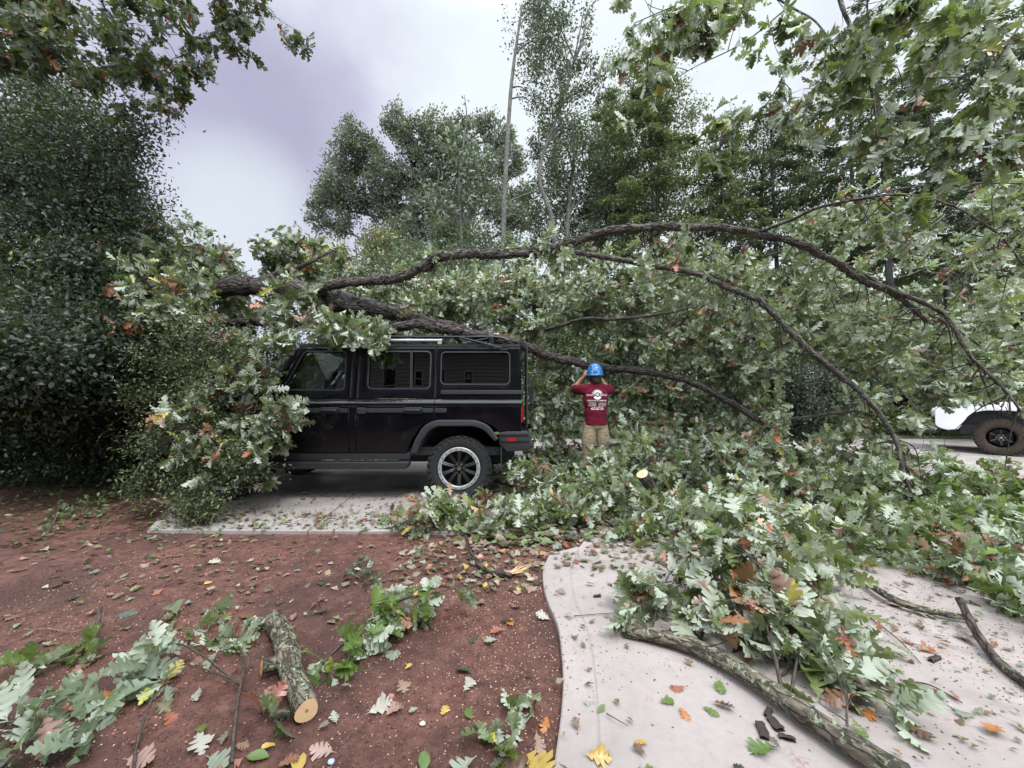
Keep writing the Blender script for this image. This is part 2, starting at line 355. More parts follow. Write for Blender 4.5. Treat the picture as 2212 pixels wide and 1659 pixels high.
class Oak:
    """twigs and leaf rosettes of oak branches, kept as lists and built in one go"""
    def __init__(s, seed, kind='mi', size=.15, pal=None, pd=.04, droop=.35, flip=.4, upw=.35, nleaf=(5, 9)):
        s.rng = np.random.default_rng(seed); s.kind = kind; s.size = size; s.pal = pal or GREEN; s.pd = pd; s.droop = droop
        s.flip = flip; s.upw = upw; s.nl = nleaf; s.sa = []; s.sb = []; s.ra = []; s.rb = []; s.cp = []; s.cd = []; s.wood = MB()
    def seg(s, a, b, ra, rb): s.sa.append(a); s.sb.append(b); s.ra.append(ra); s.rb.append(rb)
    def rosette(s, p, d): s.cp.append(p); s.cd.append(d)
    avoid = ()
    def skip(s, p):
        if p[1] < .3: return False
        cp, sp = math.cos(PITCH), math.sin(PITCH); q = np.asarray(p) - (0, 0, HC); fz = q[1]*cp + q[2]*sp; x = CX + F*q[0]/fz; y = CY - F*(q[2]*cp - q[1]*sp)/fz
        for (x0, y0, x1, y1, dm, pr) in s.avoid:
            if x0 < x < x1 and y0 < y < y1 and p[1] < dm and s.rng.random() < pr: return True
        return False
    def twig(s, p, d, L, r, gz=-.25, floor=None):
        if s.avoid and (s.skip(p) or s.skip(np.asarray(p) + nrm(d) * L)): return
        n = 3; a = np.array(p); d = nrm(d)
        for i in range(n):
            d = nrm(d + s.rng.normal(size=3) * .22 + np.array((0, 0, gz * .4))); b = a + d * L / n
            if floor is not None and b[2] < floor: b[2] = floor + abs(s.rng.normal()) * .02; d = nrm(b - a)
            s.seg(a, b, r * (1 - i * .25), r * (.75 - i * .22)); 
            if i and s.rng.random() < .55: s.rosette(b, nrm(d + s.rng.normal(size=3) * .6))
            a = b
        s.rosette(a, d)
    def branch(s, p, d, L, r, dens=1.0, gz=-.1, spread=1.0, floor=.02, thick=False):
        rng = s.rng; n = max(4, int(L / .12)); a = np.array(p, float); d = nrm(d); pts = [a]; 
        for i in range(n):
            d = nrm(d + rng.normal(size=3) * .16 + np.array((0, 0, gz * .25))); b = a + d * L / n
            if b[2] < floor: b[2] = floor + rng.uniform(0, .03); d[2] = abs(d[2]) * .3; d = nrm(d)
            pts.append(b)
            rr = lambda k: r * (1 - .8 * k / n)
            if not thick: s.seg(a, b, rr(i), rr(i + 1))
            if i >= n * .15:
                for _ in range(rng.poisson(1.35 * dens)):
                    td = nrm(d * .5 + rng.normal(size=3) * .75 * spread + np.array((0, 0, gz * .3)))
                    s.twig(b, td, rng.uniform(.10, .30) * spread * (s.size / .15), max(.0022, rr(i) * .4), gz, floor)
            a = b
        s.twig(a, d, .2, .003, gz, floor)
        if thick: s.wood.tube(smooth(pts, 2), np.linspace(r, r * .2, (len(pts) - 1) * 2 + 1), 7, wob=.08, seed=p[0])
        return pts
    def fill(s, c, rad, nb, L=(.5, 1.1), r=.009, dens=1.0, gz=-.15, bias=(0, 0, 0), floor=.03):
        """branches threaded through an ellipsoid"""
        rng = s.rng; c = np.array(c); rad = np.array(rad)
        for _ in range(nb):
            u = rng.normal(size=3); u = u / np.linalg.norm(u) * rng.uniform(.1, .95) ** .5
            p = c + u * rad; ln = rng.uniform(*L); d = nrm(rng.normal(size=3) * np.array((1, .8, .45)) + np.array(bias) + u * .35)
            p = p - d * ln * .4; p[2] = max(p[2], floor + .02)
            s.branch(p, d, ln, r, dens, gz, floor=floor)
    def leaves(s, mb=None, lit=1.0):
        rng = s.rng; mb = mb or MB(); n = len(s.cp)
        if n == 0: return mb
        k = rng.integers(s.nl[0], s.nl[1], n); P0 = np.repeat(np.array(s.cp), k, 0); A = nrm(np.repeat(np.array(s.cd), k, 0)); m = len(P0)
        perp = nrm(np.cross(A, rand_unit(rng, m))); back = rng.uniform(0, .06, (m, 1)) * (s.size / .15)
        d = nrm(A * rng.uniform(.1, .9, (m, 1)) + perp * rng.uniform(.5, 1.1, (m, 1)) + np.array((0, 0, -1.)) * s.droop * rng.uniform(.3, 1.6, (m, 1)))
        nr = A * .7 + np.array((0, 0, 1.)) * s.upw + rng.normal(size=(m, 3)) * .45
        fl = np.repeat(rng.random(n) < s.flip, k) ^ (rng.random(m) < .15); nr = np.where(fl[:, None], -nr, nr)
        col = leaf_cols(rng, m, s.pal)
        dead = np.repeat(rng.random(n) < s.pd, k) | (rng.random(m) < s.pd * .35)
        dc = leaf_cols(rng, m, DEAD); dc[:, 3] = .15; col = np.where(dead[:, None], dc, col)
        yl = rng.random(m) < .02; yc = leaf_cols(rng, m, YEL); yc[:, 3] = .5; col = np.where(yl[:, None], yc, col)
        sz = s.size * np.clip(rng.normal(.95, .28, m), .3, 1.6)
        put_leaves(mb, s.kind, P0 - A * back, d, nr, sz, col, rng); s.count = m
        return mb
    def twigs(s):
        mb = s.wood; mb.segs(s.sa, s.sb, np.array(s.ra), np.array(s.rb)); return mb
    def attach(s, root, mt='twig', lm='oak', origin=None, names=('twigs', 'foliage')):
        o = np.array(root.location) if origin is None else origin
        a = local(s.twigs(), o).build(names[0], M[mt], root); b = local(s.leaves(), o).build(names[1], M[lm], root); return a, b

def clump_leaves(mb, rng, centres, per, spread, kind, size, pal, up=.5, out=None, alpha=1.0):
    """leaves in gaussian clumps round the given centres"""
    c = np.repeat(centres, per, 0); m = len(c); sp = np.repeat(np.broadcast_to(spread, (len(centres),)), per)[:, None]
    off = rng.normal(size=(m, 3)) * sp; p = c + off; d = nrm(nrm(off) + rng.normal(size=(m, 3)) * .7)
    nr = nrm(off) * .6 + np.array((0, 0, up)) + rng.normal(size=(m, 3)) * .5
    tone = np.repeat(rng.uniform(.55, 1.4, (len(centres), 1)), per, 0); col = leaf_cols(rng, m, pal); col[:, :3] *= tone; col[:, 3] = alpha
    put_leaves(mb, kind, p, d, nr, size * rng.uniform(.6, 1.3, m), col, rng)
def blob_pts(rng, blobs, dens, ysc=1.0, shell=.2):
    o = []
    for (x, y, r, d) in blobs:
        q = r * d / F; o.append(ell_pts(rng, P(x, y, d), (q, q * ysc, q), max(3, int(dens * q * q)), shell))
    return np.vstack(o)
def ell_pts(rng, c, rad, n, shell=.35):
    u = rand_unit(rng, n) * (rng.uniform(shell, 1, (n, 1)) ** .5); return np.array(c) + u * np.array(rad)
# ================================================================== GROUND
def fbm(x, y, seed=0, oct=5, f=1.0):
    rg = np.random.default_rng(seed); z = np.zeros_like(x); a = 1.0
    for o in range(oct):
        for _ in range(4):
            th = rg.uniform(0, 2*math.pi); z = z + a * np.sin((x*math.cos(th) + y*math.sin(th)) * f * rg.uniform(.7, 1.4) + rg.uniform(0, 6.28)) * .35
        a *= .55; f *= 1.9
    return z
m, t, o = mat('red_soil'); g = NT(t); co = g.n('ShaderNodeTexCoord').outputs['Object']
n1_ = g.noise(co, 1.3, 5, .6); n2_ = g.noise(co, 14, 6, .65); n3_ = g.noise(co, 90, 5, .7)
c = g.ramp(n2_, [(.25, (.036, .015, .011)), (.42, (.100, .042, .033)), (.6, (.158, .071, .055)), (.8, (.22, .11, .085))])
c = g.mix(g.math('MULTIPLY', g.step(n1_, .42, .62), .75), c, (.045, .022, .02))
c = g.mix(g.math('MULTIPLY', g.step(n3_, .55, .75), .5), c, (.22, .125, .10)); c = g.mix(g.math('MULTIPLY', g.step(n3_, .45, .28), .5), c, (.035, .016, .013))
sx = g.n('ShaderNodeSeparateXYZ'); g.l(co, sx.inputs[0])
far = g.step(sx.outputs[1], 4.6, 8.5); c = g.mix(far, c, g.ramp(n3_, [(.3, (.03, .028, .018)), (.5, (.09, .075, .04)), (.7, (.16, .13, .08))]))
h = g.math('ADD', g.math('MULTIPLY', n2_, .6), g.math('MULTIPLY', n3_, .5))
g.l(g.bsdf(c, g.math('SUBTRACT', .82, g.math('MULTIPLY', g.step(n1_, .4, .7), .25)), .35, 0, g.bump(h, .9, .014)), o.inputs[0]); M['soil'] = m
xs = np.concatenate([[-90, -50, -25, -14, -9, -6.5], np.arange(-5, 5.01, .03), [6.5, 9, 14, 25, 50, 90]])
ys = np.concatenate([[-14, -6, -2, 0], np.arange(.8, 5.2, .03), [6, 8, 12, 20, 40, 80, 140]])
X, Y = np.meshgrid(xs, ys, indexing='ij')
Zg = fbm(X, Y, 3, 3, 1.6) * .006 + fbm(X, Y, 5, 5, 9) * .0035 + fbm(X, Y, 8, 3, 60) * .0014
near = (np.abs(X) < 5) & (Y > .8) & (Y < 5.2); Zg = np.where(near, Zg - .012, -.03)
gm = MB(); gm.grid(np.stack([X, Y, Zg], -1)); tag(gm.build('ground', M['soil']), kind='structure')

def concrete(name, base=(.385, .335, .32), dirt=.75):
    m, t, o = mat(name); g = NT(t); co = g.n('ShaderNodeTexCoord').outputs['Object']
    a = g.noise(co, 1.6, 5, .6); b = g.noise(co, 22, 5, .65); f = g.noise(co, 150, 4, .7); br = g.noise(g.mapping(co, (260, 6, 1)), 1, 2)
    c = g.mix(a, tuple(x * .80 for x in base), tuple(min(1, x * 1.12) for x in base))
    c = g.mix(g.math('MULTIPLY', g.step(b, .35, .7), .45), c, tuple(x * .78 for x in base)); c = g.mix(g.math('MULTIPLY', g.step(f, .42, .3), .5), c, (.22, .19, .18))
    st = g.math('MULTIPLY', g.step(g.noise(co, 3.3, 6, .7, .4), .56, .68), g.step(g.noise(co, 60, 4, .7), .48, .6))
    c = g.mix(g.math('MULTIPLY', st, dirt), c, (.26, .11, .085))
    dk = g.step(g.noise(co, .9, 6, .7, .8), .50, .66); c = g.mix(g.math('MULTIPLY', dk, .42), c, (.17, .14, .125)); sc_ = g.step(g.noise(g.mapping(co, (1, 3, 1)), 9, 6, .75), .60, .72); c = g.mix(g.math('MULTIPLY', sc_, .35), c, (.20, .15, .13))
    h = g.math('ADD', g.math('MULTIPLY', f, .4), g.math('ADD', g.math('MULTIPLY', br, .25), g.math('MULTIPLY', b, .5)))
    wet = g.math('ADD', .38, g.math('MULTIPLY', g.step(a, .4, .6), .3))
    g.l(g.bsdf(c, wet, .45, 0, g.bump(h, .5, .003)), o.inputs[0]); return m
M['concrete'] = concrete('pale_concrete'); M['drive'] = concrete('driveway_concrete', (.36, .325, .31), .7)
def slab(name, polys, z0, z1, m, bev=.008):
    bm = bmesh.new()
    for poly in polys:
        lo = [bm.verts.new((x, y, z0)) for x, y in poly]; hi = [bm.verts.new((x, y, z1)) for x, y in poly]; n = len(poly)
        f = bm.faces.new(hi); 
        for i in range(n): bm.faces.new((lo[i], lo[(i+1) % n], hi[(i+1) % n], hi[i]))
        bmesh.ops.recalc_face_normals(bm, faces=bm.faces)
        bmesh.ops.bevel(bm, geom=[e for e in f.edges if e.is_valid], offset=bev, segments=2, profile=.5, affect='EDGES')
    me = bpy.data.meshes.new(name); bm.to_mesh(me); bm.free(); me.materials.append(m); return tag(link(name, me), kind='structure')
# parking slab in three joined pours, then the far driveway
def xl(y): return -3.55 - (y - 3.8) * .62
slab('driveway', [
    [(xl(3.8), 3.8), (-1.98, 3.765), (-2.22, 6.35), (xl(6.35), 6.35)],
    [(-1.965, 3.765), (.62, 3.72), (.62, 6.35), (-2.205, 6.35)],
    [(xl(6.37), 6.37), (20, 6.37), (20, 12.2), (xl(7.5), 12.2)]], -.12, .022, M['drive'])
L0 = [(1186,1195),(1172,1235),(1180,1290),(1203,1345),(1212,1400),(1216,1470),(1210,1550),(1197,1640),(1180,1760),(1160,1950)]
L1 = [(1250,1180),(1232,1235),(1240,1290),(1262,1345),(1275,1400),(1284,1470),(1289,1550),(1291,1640),(1292,1760),(1290,1950)]
a_ = smooth([G(x, y, .03)[:2] for x, y in L0], 4); b_ = smooth([G(x, y, .03)[:2] for x, y in L1], 4)
a_ = [tuple(p) for p in a_]; b_ = [tuple(p) for p in b_]
inner = [(x + .0035, y) for x, y in b_]
slab('walkway', [a_[::-1] + [(.62, 3.70), (.72, 3.70)] + b_ if False else a_[::-1] + b_,
                 inner[::-1] + [(.9, 3.70), (12, 3.70), (12, .4)] if False else inner + [(12, .6), (12, 3.70), (.75, 3.70)]], -.10, .03, M['concrete'], .010)
slab('walkway_joint', [[(x - .03, y) for x, y in b_] + [(x + .03, y) for x, y in b_[::-1]]], -.05, .0245, M['concrete'], .001)
slab('side_drive', [[(.66, 3.74), (14, 3.74), (14, 6.34), (.66, 6.34)]], -.12, .022, M['drive'])

# lawn strip and bed beyond the driveway
m, t, o = mat('lawn'); g = NT(t); co = g.n('ShaderNodeTexCoord').outputs['Object']
c = g.ramp(g.noise(co, 7, 6, .7), [(.3, (.05, .07, .025)), (.55, (.11, .14, .05)), (.75, (.19, .21, .09))])
g.l(g.bsdf(c, .85, .2, 0, g.bump(g.noise(co, 60, 4), .8, .03)), o.inputs[0]); M['lawn'] = m
X, Y = np.meshgrid(np.linspace(-16, 26, 60), np.linspace(12.25, 17, 14), indexing='ij')
gm = MB(); gm.grid(np.stack([X, Y, .03 + fbm(X, Y, 2, 3, 2) * .012 + (Y - 12.25) * .01], -1))
rg = np.random.default_rng(9); n = 16000; p = np.stack([rg.uniform(-2, 22, n), 12.2 + rg.uniform(0, 1, n) ** 1.6 * 4, np.full(n, .04)], 1)
gr = tag(gm.build('lawn', M['lawn']), kind='structure')
gb = MB(); put_leaves(gb, 'ne', p, nrm(np.stack([rg.normal(0, .3, n), rg.normal(0, .3, n), np.ones(n)], 1)), rand_unit(rg, n), rg.uniform(.03, .07, n), leaf_cols(rg, n, [(.12, .16, .05), (.2, .22, .1)]), rg)
tag(gb.build('grass', M['far']), kind='stuff', label='short grass along the far edge of the driveway', cat='grass')

# ================================================================== WOODS BEHIND
def crown_tree(name, label, base, top, rad, seed, nclump, per, csp, kind, size, pal, lmat='far', trunk_r=.25, bark='bark_far', lobes=9, up=.5, group=None, cz=.62, bend=.4, bare=False, flat=1.0):
    """deciduous tree: tapering trunk, limbs reaching into the crown, leaf clumps gathered on uneven lobes"""
    rng = np.random.default_rng(seed); base = np.array(base, float); H = top; root = empty(name, base, label, 'tree', group)
    cc = base + np.array((0, 0, H * cz)); R3 = np.array((rad, rad * .8, H * (1 - cz)))
    tp = smooth([base, base + (rng.uniform(-.1, .1) * bend, 0, H * .3), base + (rng.uniform(-.5, .5) * bend, rng.uniform(-.3, .3), H * .62), base + (rng.uniform(-.8, .8) * bend, 0, H * .93)], 5)
    wd = MB(); wd.tube(tp, np.linspace(trunk_r, trunk_r * .15, len(tp)), 9, wob=.08, seed=seed)
    lc = []; 
    for i in range(lobes):
        u = rand_unit(rng, 1)[0]; u[2] = u[2] * .9 + .1; p = cc + u * R3 * (rng.uniform(.1, 1) ** .5) * .84; lc.append(p)
        st = tp[int(len(tp) * rng.uniform(.35, .85))]; mid = (st + p) / 2 + rng.normal(size=3) * .06 * rad + (0, 0, -.05 * rad)
        lp = smooth([st, mid, p], 5); wd.tube(lp, np.linspace(trunk_r * .38, .02, len(lp)), 6, wob=.06, seed=i)
        for _ in range(5):
            q = p + rng.normal(size=3) * R3 * .12; a = lp[int(len(lp) * rng.uniform(.4, .9))]; ml = smooth([a, (a + q) / 2 + rng.normal(size=3) * .04 * rad, q], 4)
            wd.tube(ml, np.linspace(trunk_r * .14, .008, len(ml)), 4)
    local(wd, base).build('trunk', M[bark], root)
    lc = np.array(lc); lr = R3 * (rng.uniform(.85, 1.5, (lobes, 1)) * .95 / max(lobes, 4) ** .5); k = rng.integers(0, lobes, nclump)
    u = rand_unit(rng, nclump); u[:, 2] = u[:, 2] * .8 + .15; cen = lc[k] + u * lr[k] * (rng.uniform(.25, 1, (nclump, 1)) ** .5)
    lf = MB(); clump_leaves(lf, rng, cen, per, csp * rng.uniform(.6, 1.4, nclump), kind, size, pal, up)
    local(lf, base).build('crown', M[lmat], root); return root

def conifer(name, label, base, H, rad, seed, pal, nb=60, lean=(0, 0), z0=.15, per=150, droop=.35, trunk_r=.16, bark='bark_far', group=None, size=.13, cat='tree'):
    """feathery evergreen: straight trunk, side branches carrying flat drooping sprays"""
    rng = np.random.default_rng(seed); base = np.array(base, float); root = empty(name, base, label, cat, group)
    tipp = base + np.array((lean[0], lean[1], H)); n = 9; tp = np.array([base + (tipp - base) * k / n + (rng.normal() * .05, rng.normal() * .05, 0) for k in range(n + 1)])
    wd = MB(); wd.tube(tp, np.linspace(trunk_r, .02, len(tp)), 9, wob=.06, seed=seed); PP = []; DD = []
    for i in range(nb):
        f = z0 + (1 - z0) * (i + rng.uniform(0, 1)) / nb; st = base + (tipp - base) * f; an = rng.uniform(0, 2 * math.pi)
        L = rad * (1.02 - f) ** .6 * rng.uniform(.55, 1.15) + .25; d = np.array((math.cos(an), math.sin(an), rng.uniform(.0, .35)))
        pts = [st]; 
        for k in range(5): d = nrm(d + np.array((rng.normal() * .12, rng.normal() * .12, -droop * .3))); pts.append(pts[-1] + d * L / 5)
        pts = np.array(pts); wd.tube(pts, np.linspace(.028, .005, 6), 4)
        m = int(per * L / rad * rng.uniform(.5, 1.4)); tt = rng.uniform(.15, 1, m) ** .8 * 5; ii = np.minimum(tt.astype(int), 4); fr = (tt - ii)[:, None]
        c = pts[ii] * (1 - fr) + pts[ii + 1] * fr; ax = nrm(pts[ii + 1] - pts[ii]); sd = nrm(np.cross(ax, (0, 0, 1.))) * rng.choice([-1, 1], (m, 1))
        w_ = L * .30 * (1.1 - tt[:, None] / 5.5); off = rng.uniform(0, 1, (m, 1)); PP.append(c + sd * w_ * off + np.stack([rng.normal(0, .05, m), rng.normal(0, .05, m), -rng.uniform(0, .30, m) * off[:, 0] * droop * 2 + rng.normal(0, .05, m)], 1)); DD.append(nrm(sd * .7 + ax * .6 + np.array((0, 0, -droop)) * rng.uniform(.2, 1.6, (m, 1)) + rng.normal(size=(m, 3)) * .3))
    local(wd, base).build('trunk', M[bark], root)
    PP = np.vstack(PP); DD = np.vstack(DD); lf = MB(); m = len(PP)
    put_leaves(lf, 'q1', PP, DD, np.array((0, 0, 1.)) + rng.normal(size=(m, 3)) * .5, size * rng.uniform(.5, 1.4, m), leaf_cols(rng, m, pal, .6, 1.35), rng)
    local(lf, base).build('crown', M['far'], root); return root
def base_at(px, d): return np.array(((px - CX) / F * d, d, -.03))
def hgt(py, d): return P(CX, py, d)[2] + .03
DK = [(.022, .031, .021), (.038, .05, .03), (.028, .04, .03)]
GREY = [(.055, .07, .05), (.08, .095, .07), (.10, .105, .075)]
CED = [(.055, .075, .03), (.085, .105, .038), (.12, .135, .05)]
HEM = [(.03, .045, .027), (.05, .07, .038), (.075, .095, .045)]

def lobe_tree(name, label, px0, d, trunk, blobs, seed, dens, per, csp, kind, size, pal, lmat='far', tr=.3, bark='bark_far', ysc=1.0):
    """tree whose crown is a gathering of separate lobes, each carried by its own limb"""
    rng = np.random.default_rng(seed); root = empty(name, base_at(px0, d), label, 'tree'); tp = smooth([base_at(px0, d)] + [P(x, y, d) for x, y in trunk], 6); wd = MB(); wd.tube(tp, np.linspace(tr, tr * .2, len(tp)), 9, wob=.07, seed=seed)
    bl = [(x, y, r, d + rng.uniform(-1, 1) * ysc * .04 * d) for x, y, r in blobs]
    for (x, y, r, dd_) in bl:
        q = P(x, y, dd_); k = int(np.argmin(np.linalg.norm(tp - (q - (0, 0, .05 * d)), axis=1))); k = max(3, k - 3); a = tp[k]; ml = smooth([a, (a + q) / 2 + rng.normal(size=3) * .008 * d, q], 5); wd.tube(ml, np.linspace(tr * .32, tr * .07, len(ml)), 6, wob=.05)
        for _ in range(4): e = q + rand_unit(rng, 1)[0] * r * d / F * .75; wd.tube(smooth([ml[-3], (q + e) / 2 + rng.normal(size=3) * .004 * d, e], 3), np.linspace(tr * .09, tr * .02, 7), 4)
    local(wd, root.location).build('trunk', M[bark], root); cen = blob_pts(rng, bl, dens, ysc); lf = MB(); clump_leaves(lf, rng, cen, per, csp * rng.uniform(.6, 1.4, len(cen)), kind, size, pal, .5); local(lf, root.location).build('crown', M[lmat], root)
lobe_tree('oak_tree', 'broad rounded grey-green oak against the sky, behind the roof of the black car', 905, 30, [(905, 560), (900, 450), (895, 370), (900, 300)],
 [(765,300,34),(745,350,38),(800,335,38),(862,268,34),(900,305,42),(950,280,34),(1000,290,32),(1050,272,28),(1085,300,30),(1100,350,34),(830,385,44),(895,380,46),(965,362,46),(1035,370,44),(720,400,34),(698,440,28),(690,480,20),(760,430,40),(835,450,46),(915,455,46),(1000,450,46),(1070,440,40),(1120,420,24),(735,480,28),(1110,480,40),(950,500,40),(870,510,40)],
 11, 24, 58, .20, 'q1', .23, [(.062,.074,.066),(.085,.096,.085),(.115,.115,.095)], tr=.45, ysc=1.3)
lobe_tree('sweetgum_tree', 'slender dark tree whose crown leans over to the right at the top centre', 1215, 15, [(1200, 520), (1165, 380), (1200, 260), (1235, 150), (1262, 20)],
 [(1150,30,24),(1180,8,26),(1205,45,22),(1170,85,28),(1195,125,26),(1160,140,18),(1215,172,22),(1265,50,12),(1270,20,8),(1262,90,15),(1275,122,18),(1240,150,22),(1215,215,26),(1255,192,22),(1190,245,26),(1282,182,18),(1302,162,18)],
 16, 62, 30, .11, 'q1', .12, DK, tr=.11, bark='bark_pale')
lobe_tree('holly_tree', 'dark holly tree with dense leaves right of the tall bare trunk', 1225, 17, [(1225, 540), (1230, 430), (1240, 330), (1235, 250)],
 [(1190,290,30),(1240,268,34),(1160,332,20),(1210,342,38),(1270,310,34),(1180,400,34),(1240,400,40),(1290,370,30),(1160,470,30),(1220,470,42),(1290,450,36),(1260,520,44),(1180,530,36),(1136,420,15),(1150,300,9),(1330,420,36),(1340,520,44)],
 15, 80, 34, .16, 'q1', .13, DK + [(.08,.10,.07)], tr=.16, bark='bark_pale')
crown_tree('small_tree', 'low yellowish-green tree below the left side of the round oak', base_at(770, 22), hgt(485, 22), 3.3, 12, 700, 44, .2, 'q1', .16, [(.12, .14, .07), (.16, .16, .07), (.2, .15, .05)], lobes=8, trunk_r=.14)
crown_tree('small_tree', 'olive-green tree below the right side of the round oak', base_at(930, 20), hgt(455, 20), 3.6, 13, 900, 44, .2, 'q1', .15, GREY + HEM, lobes=9, trunk_r=.14)
crown_tree('small_tree', 'pale green small tree low behind the arching limb, left of the tall bare trunk', base_at(1040, 18), hgt(480, 18), 2.2, 14, 700, 44, .18, 'q1', .13, [(.14, .17, .09), (.1, .13, .07)], lobes=7, trunk_r=.12)
# tall bare trunk with small leaves only near its top
root = empty('bare_tree', base_at(1085, 14), 'tall thin pale trunk, bare below and leafy at its top, rising above the crown', 'tree')
tb = MB(); path = smooth([P(1080, 900, 14), P(1087, 520, 14), P(1095, 330, 14), P(1105, 180, 14), P(1118, 80, 14), P(1128, 10, 14)], 5)
tb.tube(path, np.linspace(.115, .035, len(path)), 10, wob=.10)
rng = np.random.default_rng(21); cen = []
for (x, y, x2, y2) in [(1090, 250, 1062, 330), (1098, 215, 1160, 230), (1112, 118, 1170, 90), (1092, 335, 1060, 375), (1120, 60, 1165, 20), (1090, 400, 1130, 375), (1102, 190, 1150, 210), (1088, 440, 1230, 410), (1115, 95, 1145, 130), (1125, 35, 1190, -15), (1086, 470, 1140, 482), (1088, 395, 1055, 400)]:
    a = P(x, y, 14); b = P(x2, y2, 14 + rng.uniform(-.6, .6)); tb.tube(smooth([a, (a + b) / 2 + (0, 0, .22), b], 5), np.linspace(.035, .009, 11), 5)
    if y < 260: cen += [b + rng.normal(size=3) * .2 for _ in range(7)]
cen += [P(rng.uniform(1130, 1240), rng.uniform(0, 210), 14 + rng.uniform(-.8, .8)) for _ in range(120)] + [P(rng.normal(1150, 28), rng.normal(90, 70), 14) for _ in range(60)]
local(tb, root.location).build('trunk', M['bark_pale'], root)
lf = MB(); clump_leaves(lf, rng, np.array(cen), 20, .14, 'ov', .10, DK, .2); local(lf, root.location).build('crown', M['small'], root)
# sapling with drooping leaves in front of the round oak
root = empty('magnolia_sapling', base_at(995, 9.5), 'young magnolia sapling with a thin whip at its top, in front of the round oak', 'tree')
tb = MB(); path = smooth([P(1000, 860, 9.5), P(998, 560, 9.5), P(992, 400, 9.5), P(1003, 300, 9.5), P(1008, 250, 9.5), P(1003, 205, 9.5)], 5); tb.tube(path, np.linspace(.045, .008, len(path)), 8)
cen = []; rng = np.random.default_rng(22)
for i in range(46):
    y = rng.uniform(290, 640); wdt = 30 + (y - 280) * .42; b = P(995 + rng.uniform(-1, 1) * wdt, y + rng.uniform(-25, 5), 9.5 + rng.uniform(-.8, .8)); a = P(996, y + 30, 9.5)
    tb.tube(smooth([a, (a + b) / 2 + (0, 0, -.04), b], 4), np.linspace(.012, .003, 9), 4); cen += [a + (b - a) * f for f in (.6, .8, 1.)]
cen += [P(1003 + rng.uniform(-6, 6), y, 9.5) for y in (215, 232, 262, 290, 310)]
local(tb, root.location).build('trunk', M['bark_pale'], root)
lf = MB(); clump_leaves(lf, rng, np.array(cen[:-5]), 13, .13, 'ovh', .13, [(.07, .10, .06), (.10, .13, .08), (.15, .18, .13)], -.1); clump_leaves(lf, rng, np.array(cen[-5:]), 2, .02, 'ovh', .11, DK, 0)
local(lf, root.location).build('crown', M['small'], root)
# pale drooping evergreen right behind the limbs above the roof
crown_tree('evergreen_shrub', 'evergreen shrub with wet shining leaves directly behind the limbs above the car roof', base_at(850, 8.5), hgt(535, 8.5), 1.9, 23, 420, 26, .17, 'ov', .085, [(.09, .12, .07), (.14, .17, .11), (.19, .21, .16)], 'small', trunk_r=.06, lobes=9, cz=.72, bark='twig')
crown_tree('yellowing_shrub', 'shrub turning yellow and orange behind the first limb, left of the black car\'s roof', base_at(735, 11), hgt(540, 11), .9, 24, 130, 24, .16, 'lo', .13, [(.30, .28, .06), (.16, .20, .05), (.42, .20, .05)], 'oak', trunk_r=.05, lobes=6, cz=.8, bark='twig')
crown_tree('shrub', 'light yellow-green shrub showing between the dark hedge and the fallen branches', base_at(350, 9), hgt(520, 9), 1.5, 25, 330, 26, .2, 'ov', .09, [(.17, .22, .06), (.11, .15, .05)], 'small', trunk_r=.05, lobes=7, cz=.75, bark='twig')

con = [ # px, d, top py, rad, lean, seed, palette, nb, z0, label
 (1425, 16, 120, 2.4, (-.3, 0), 31, CED, 70, .36, 'yellow-green cedar with a straight dark trunk, centre of the wood above the arching limb'),
 (1310, 19, 190, 2.2, (.1, 0), 32, HEM, 55, .3, 'grey-green cedar just right of the dark holly tree'),
 (1560, 17, 260, 2.5, (.2, 0), 33, CED, 60, .25, 'yellow-green cedar with low hanging sprays right of the tallest cedar'),
 (1690, 19, 200, 2.6, (-.3, 0), 34, HEM, 60, .25, 'dark hemlock behind the hanging oak leaves, second from the cedars'),
 (1950, 15, -60, 2.6, (-.9, 0), 35, HEM, 50, .42, 'tall dark pine with a long bare trunk seen above the far driveway'),
 (1860, 18, 60, 2.5, (-.2, 0), 36, HEM, 50, .35, 'hemlock with a dark trunk just left of the tall pine'),
 (2075, 16, 30, 2.3, (-1.1, 0), 37, HEM, 50, .35, 'leaning pine with sparse flat branches right of the tall pine'),
 (2180, 13, -150, 1.9, (-.6, 0), 38, DK, 50, .3, 'thick dark pine at the right edge of the wood'),
 (2230, 11, 330, 1.6, (0, 0), 39, CED, 55, .08, 'low green cedar at the right edge above the white pickup')]
for (px, d, ty, rad, ln, sd_, pal, nb, z0, lb) in con:
    conifer('cedar_tree' if 'cedar' in lb else 'pine_tree', lb, base_at(px, d), hgt(ty, d), rad * 1.3, sd_, pal, int(nb * 1.4), ln, z0, per=620, trunk_r=.17 if d > 14 else .14, group='conifers in the wood behind')
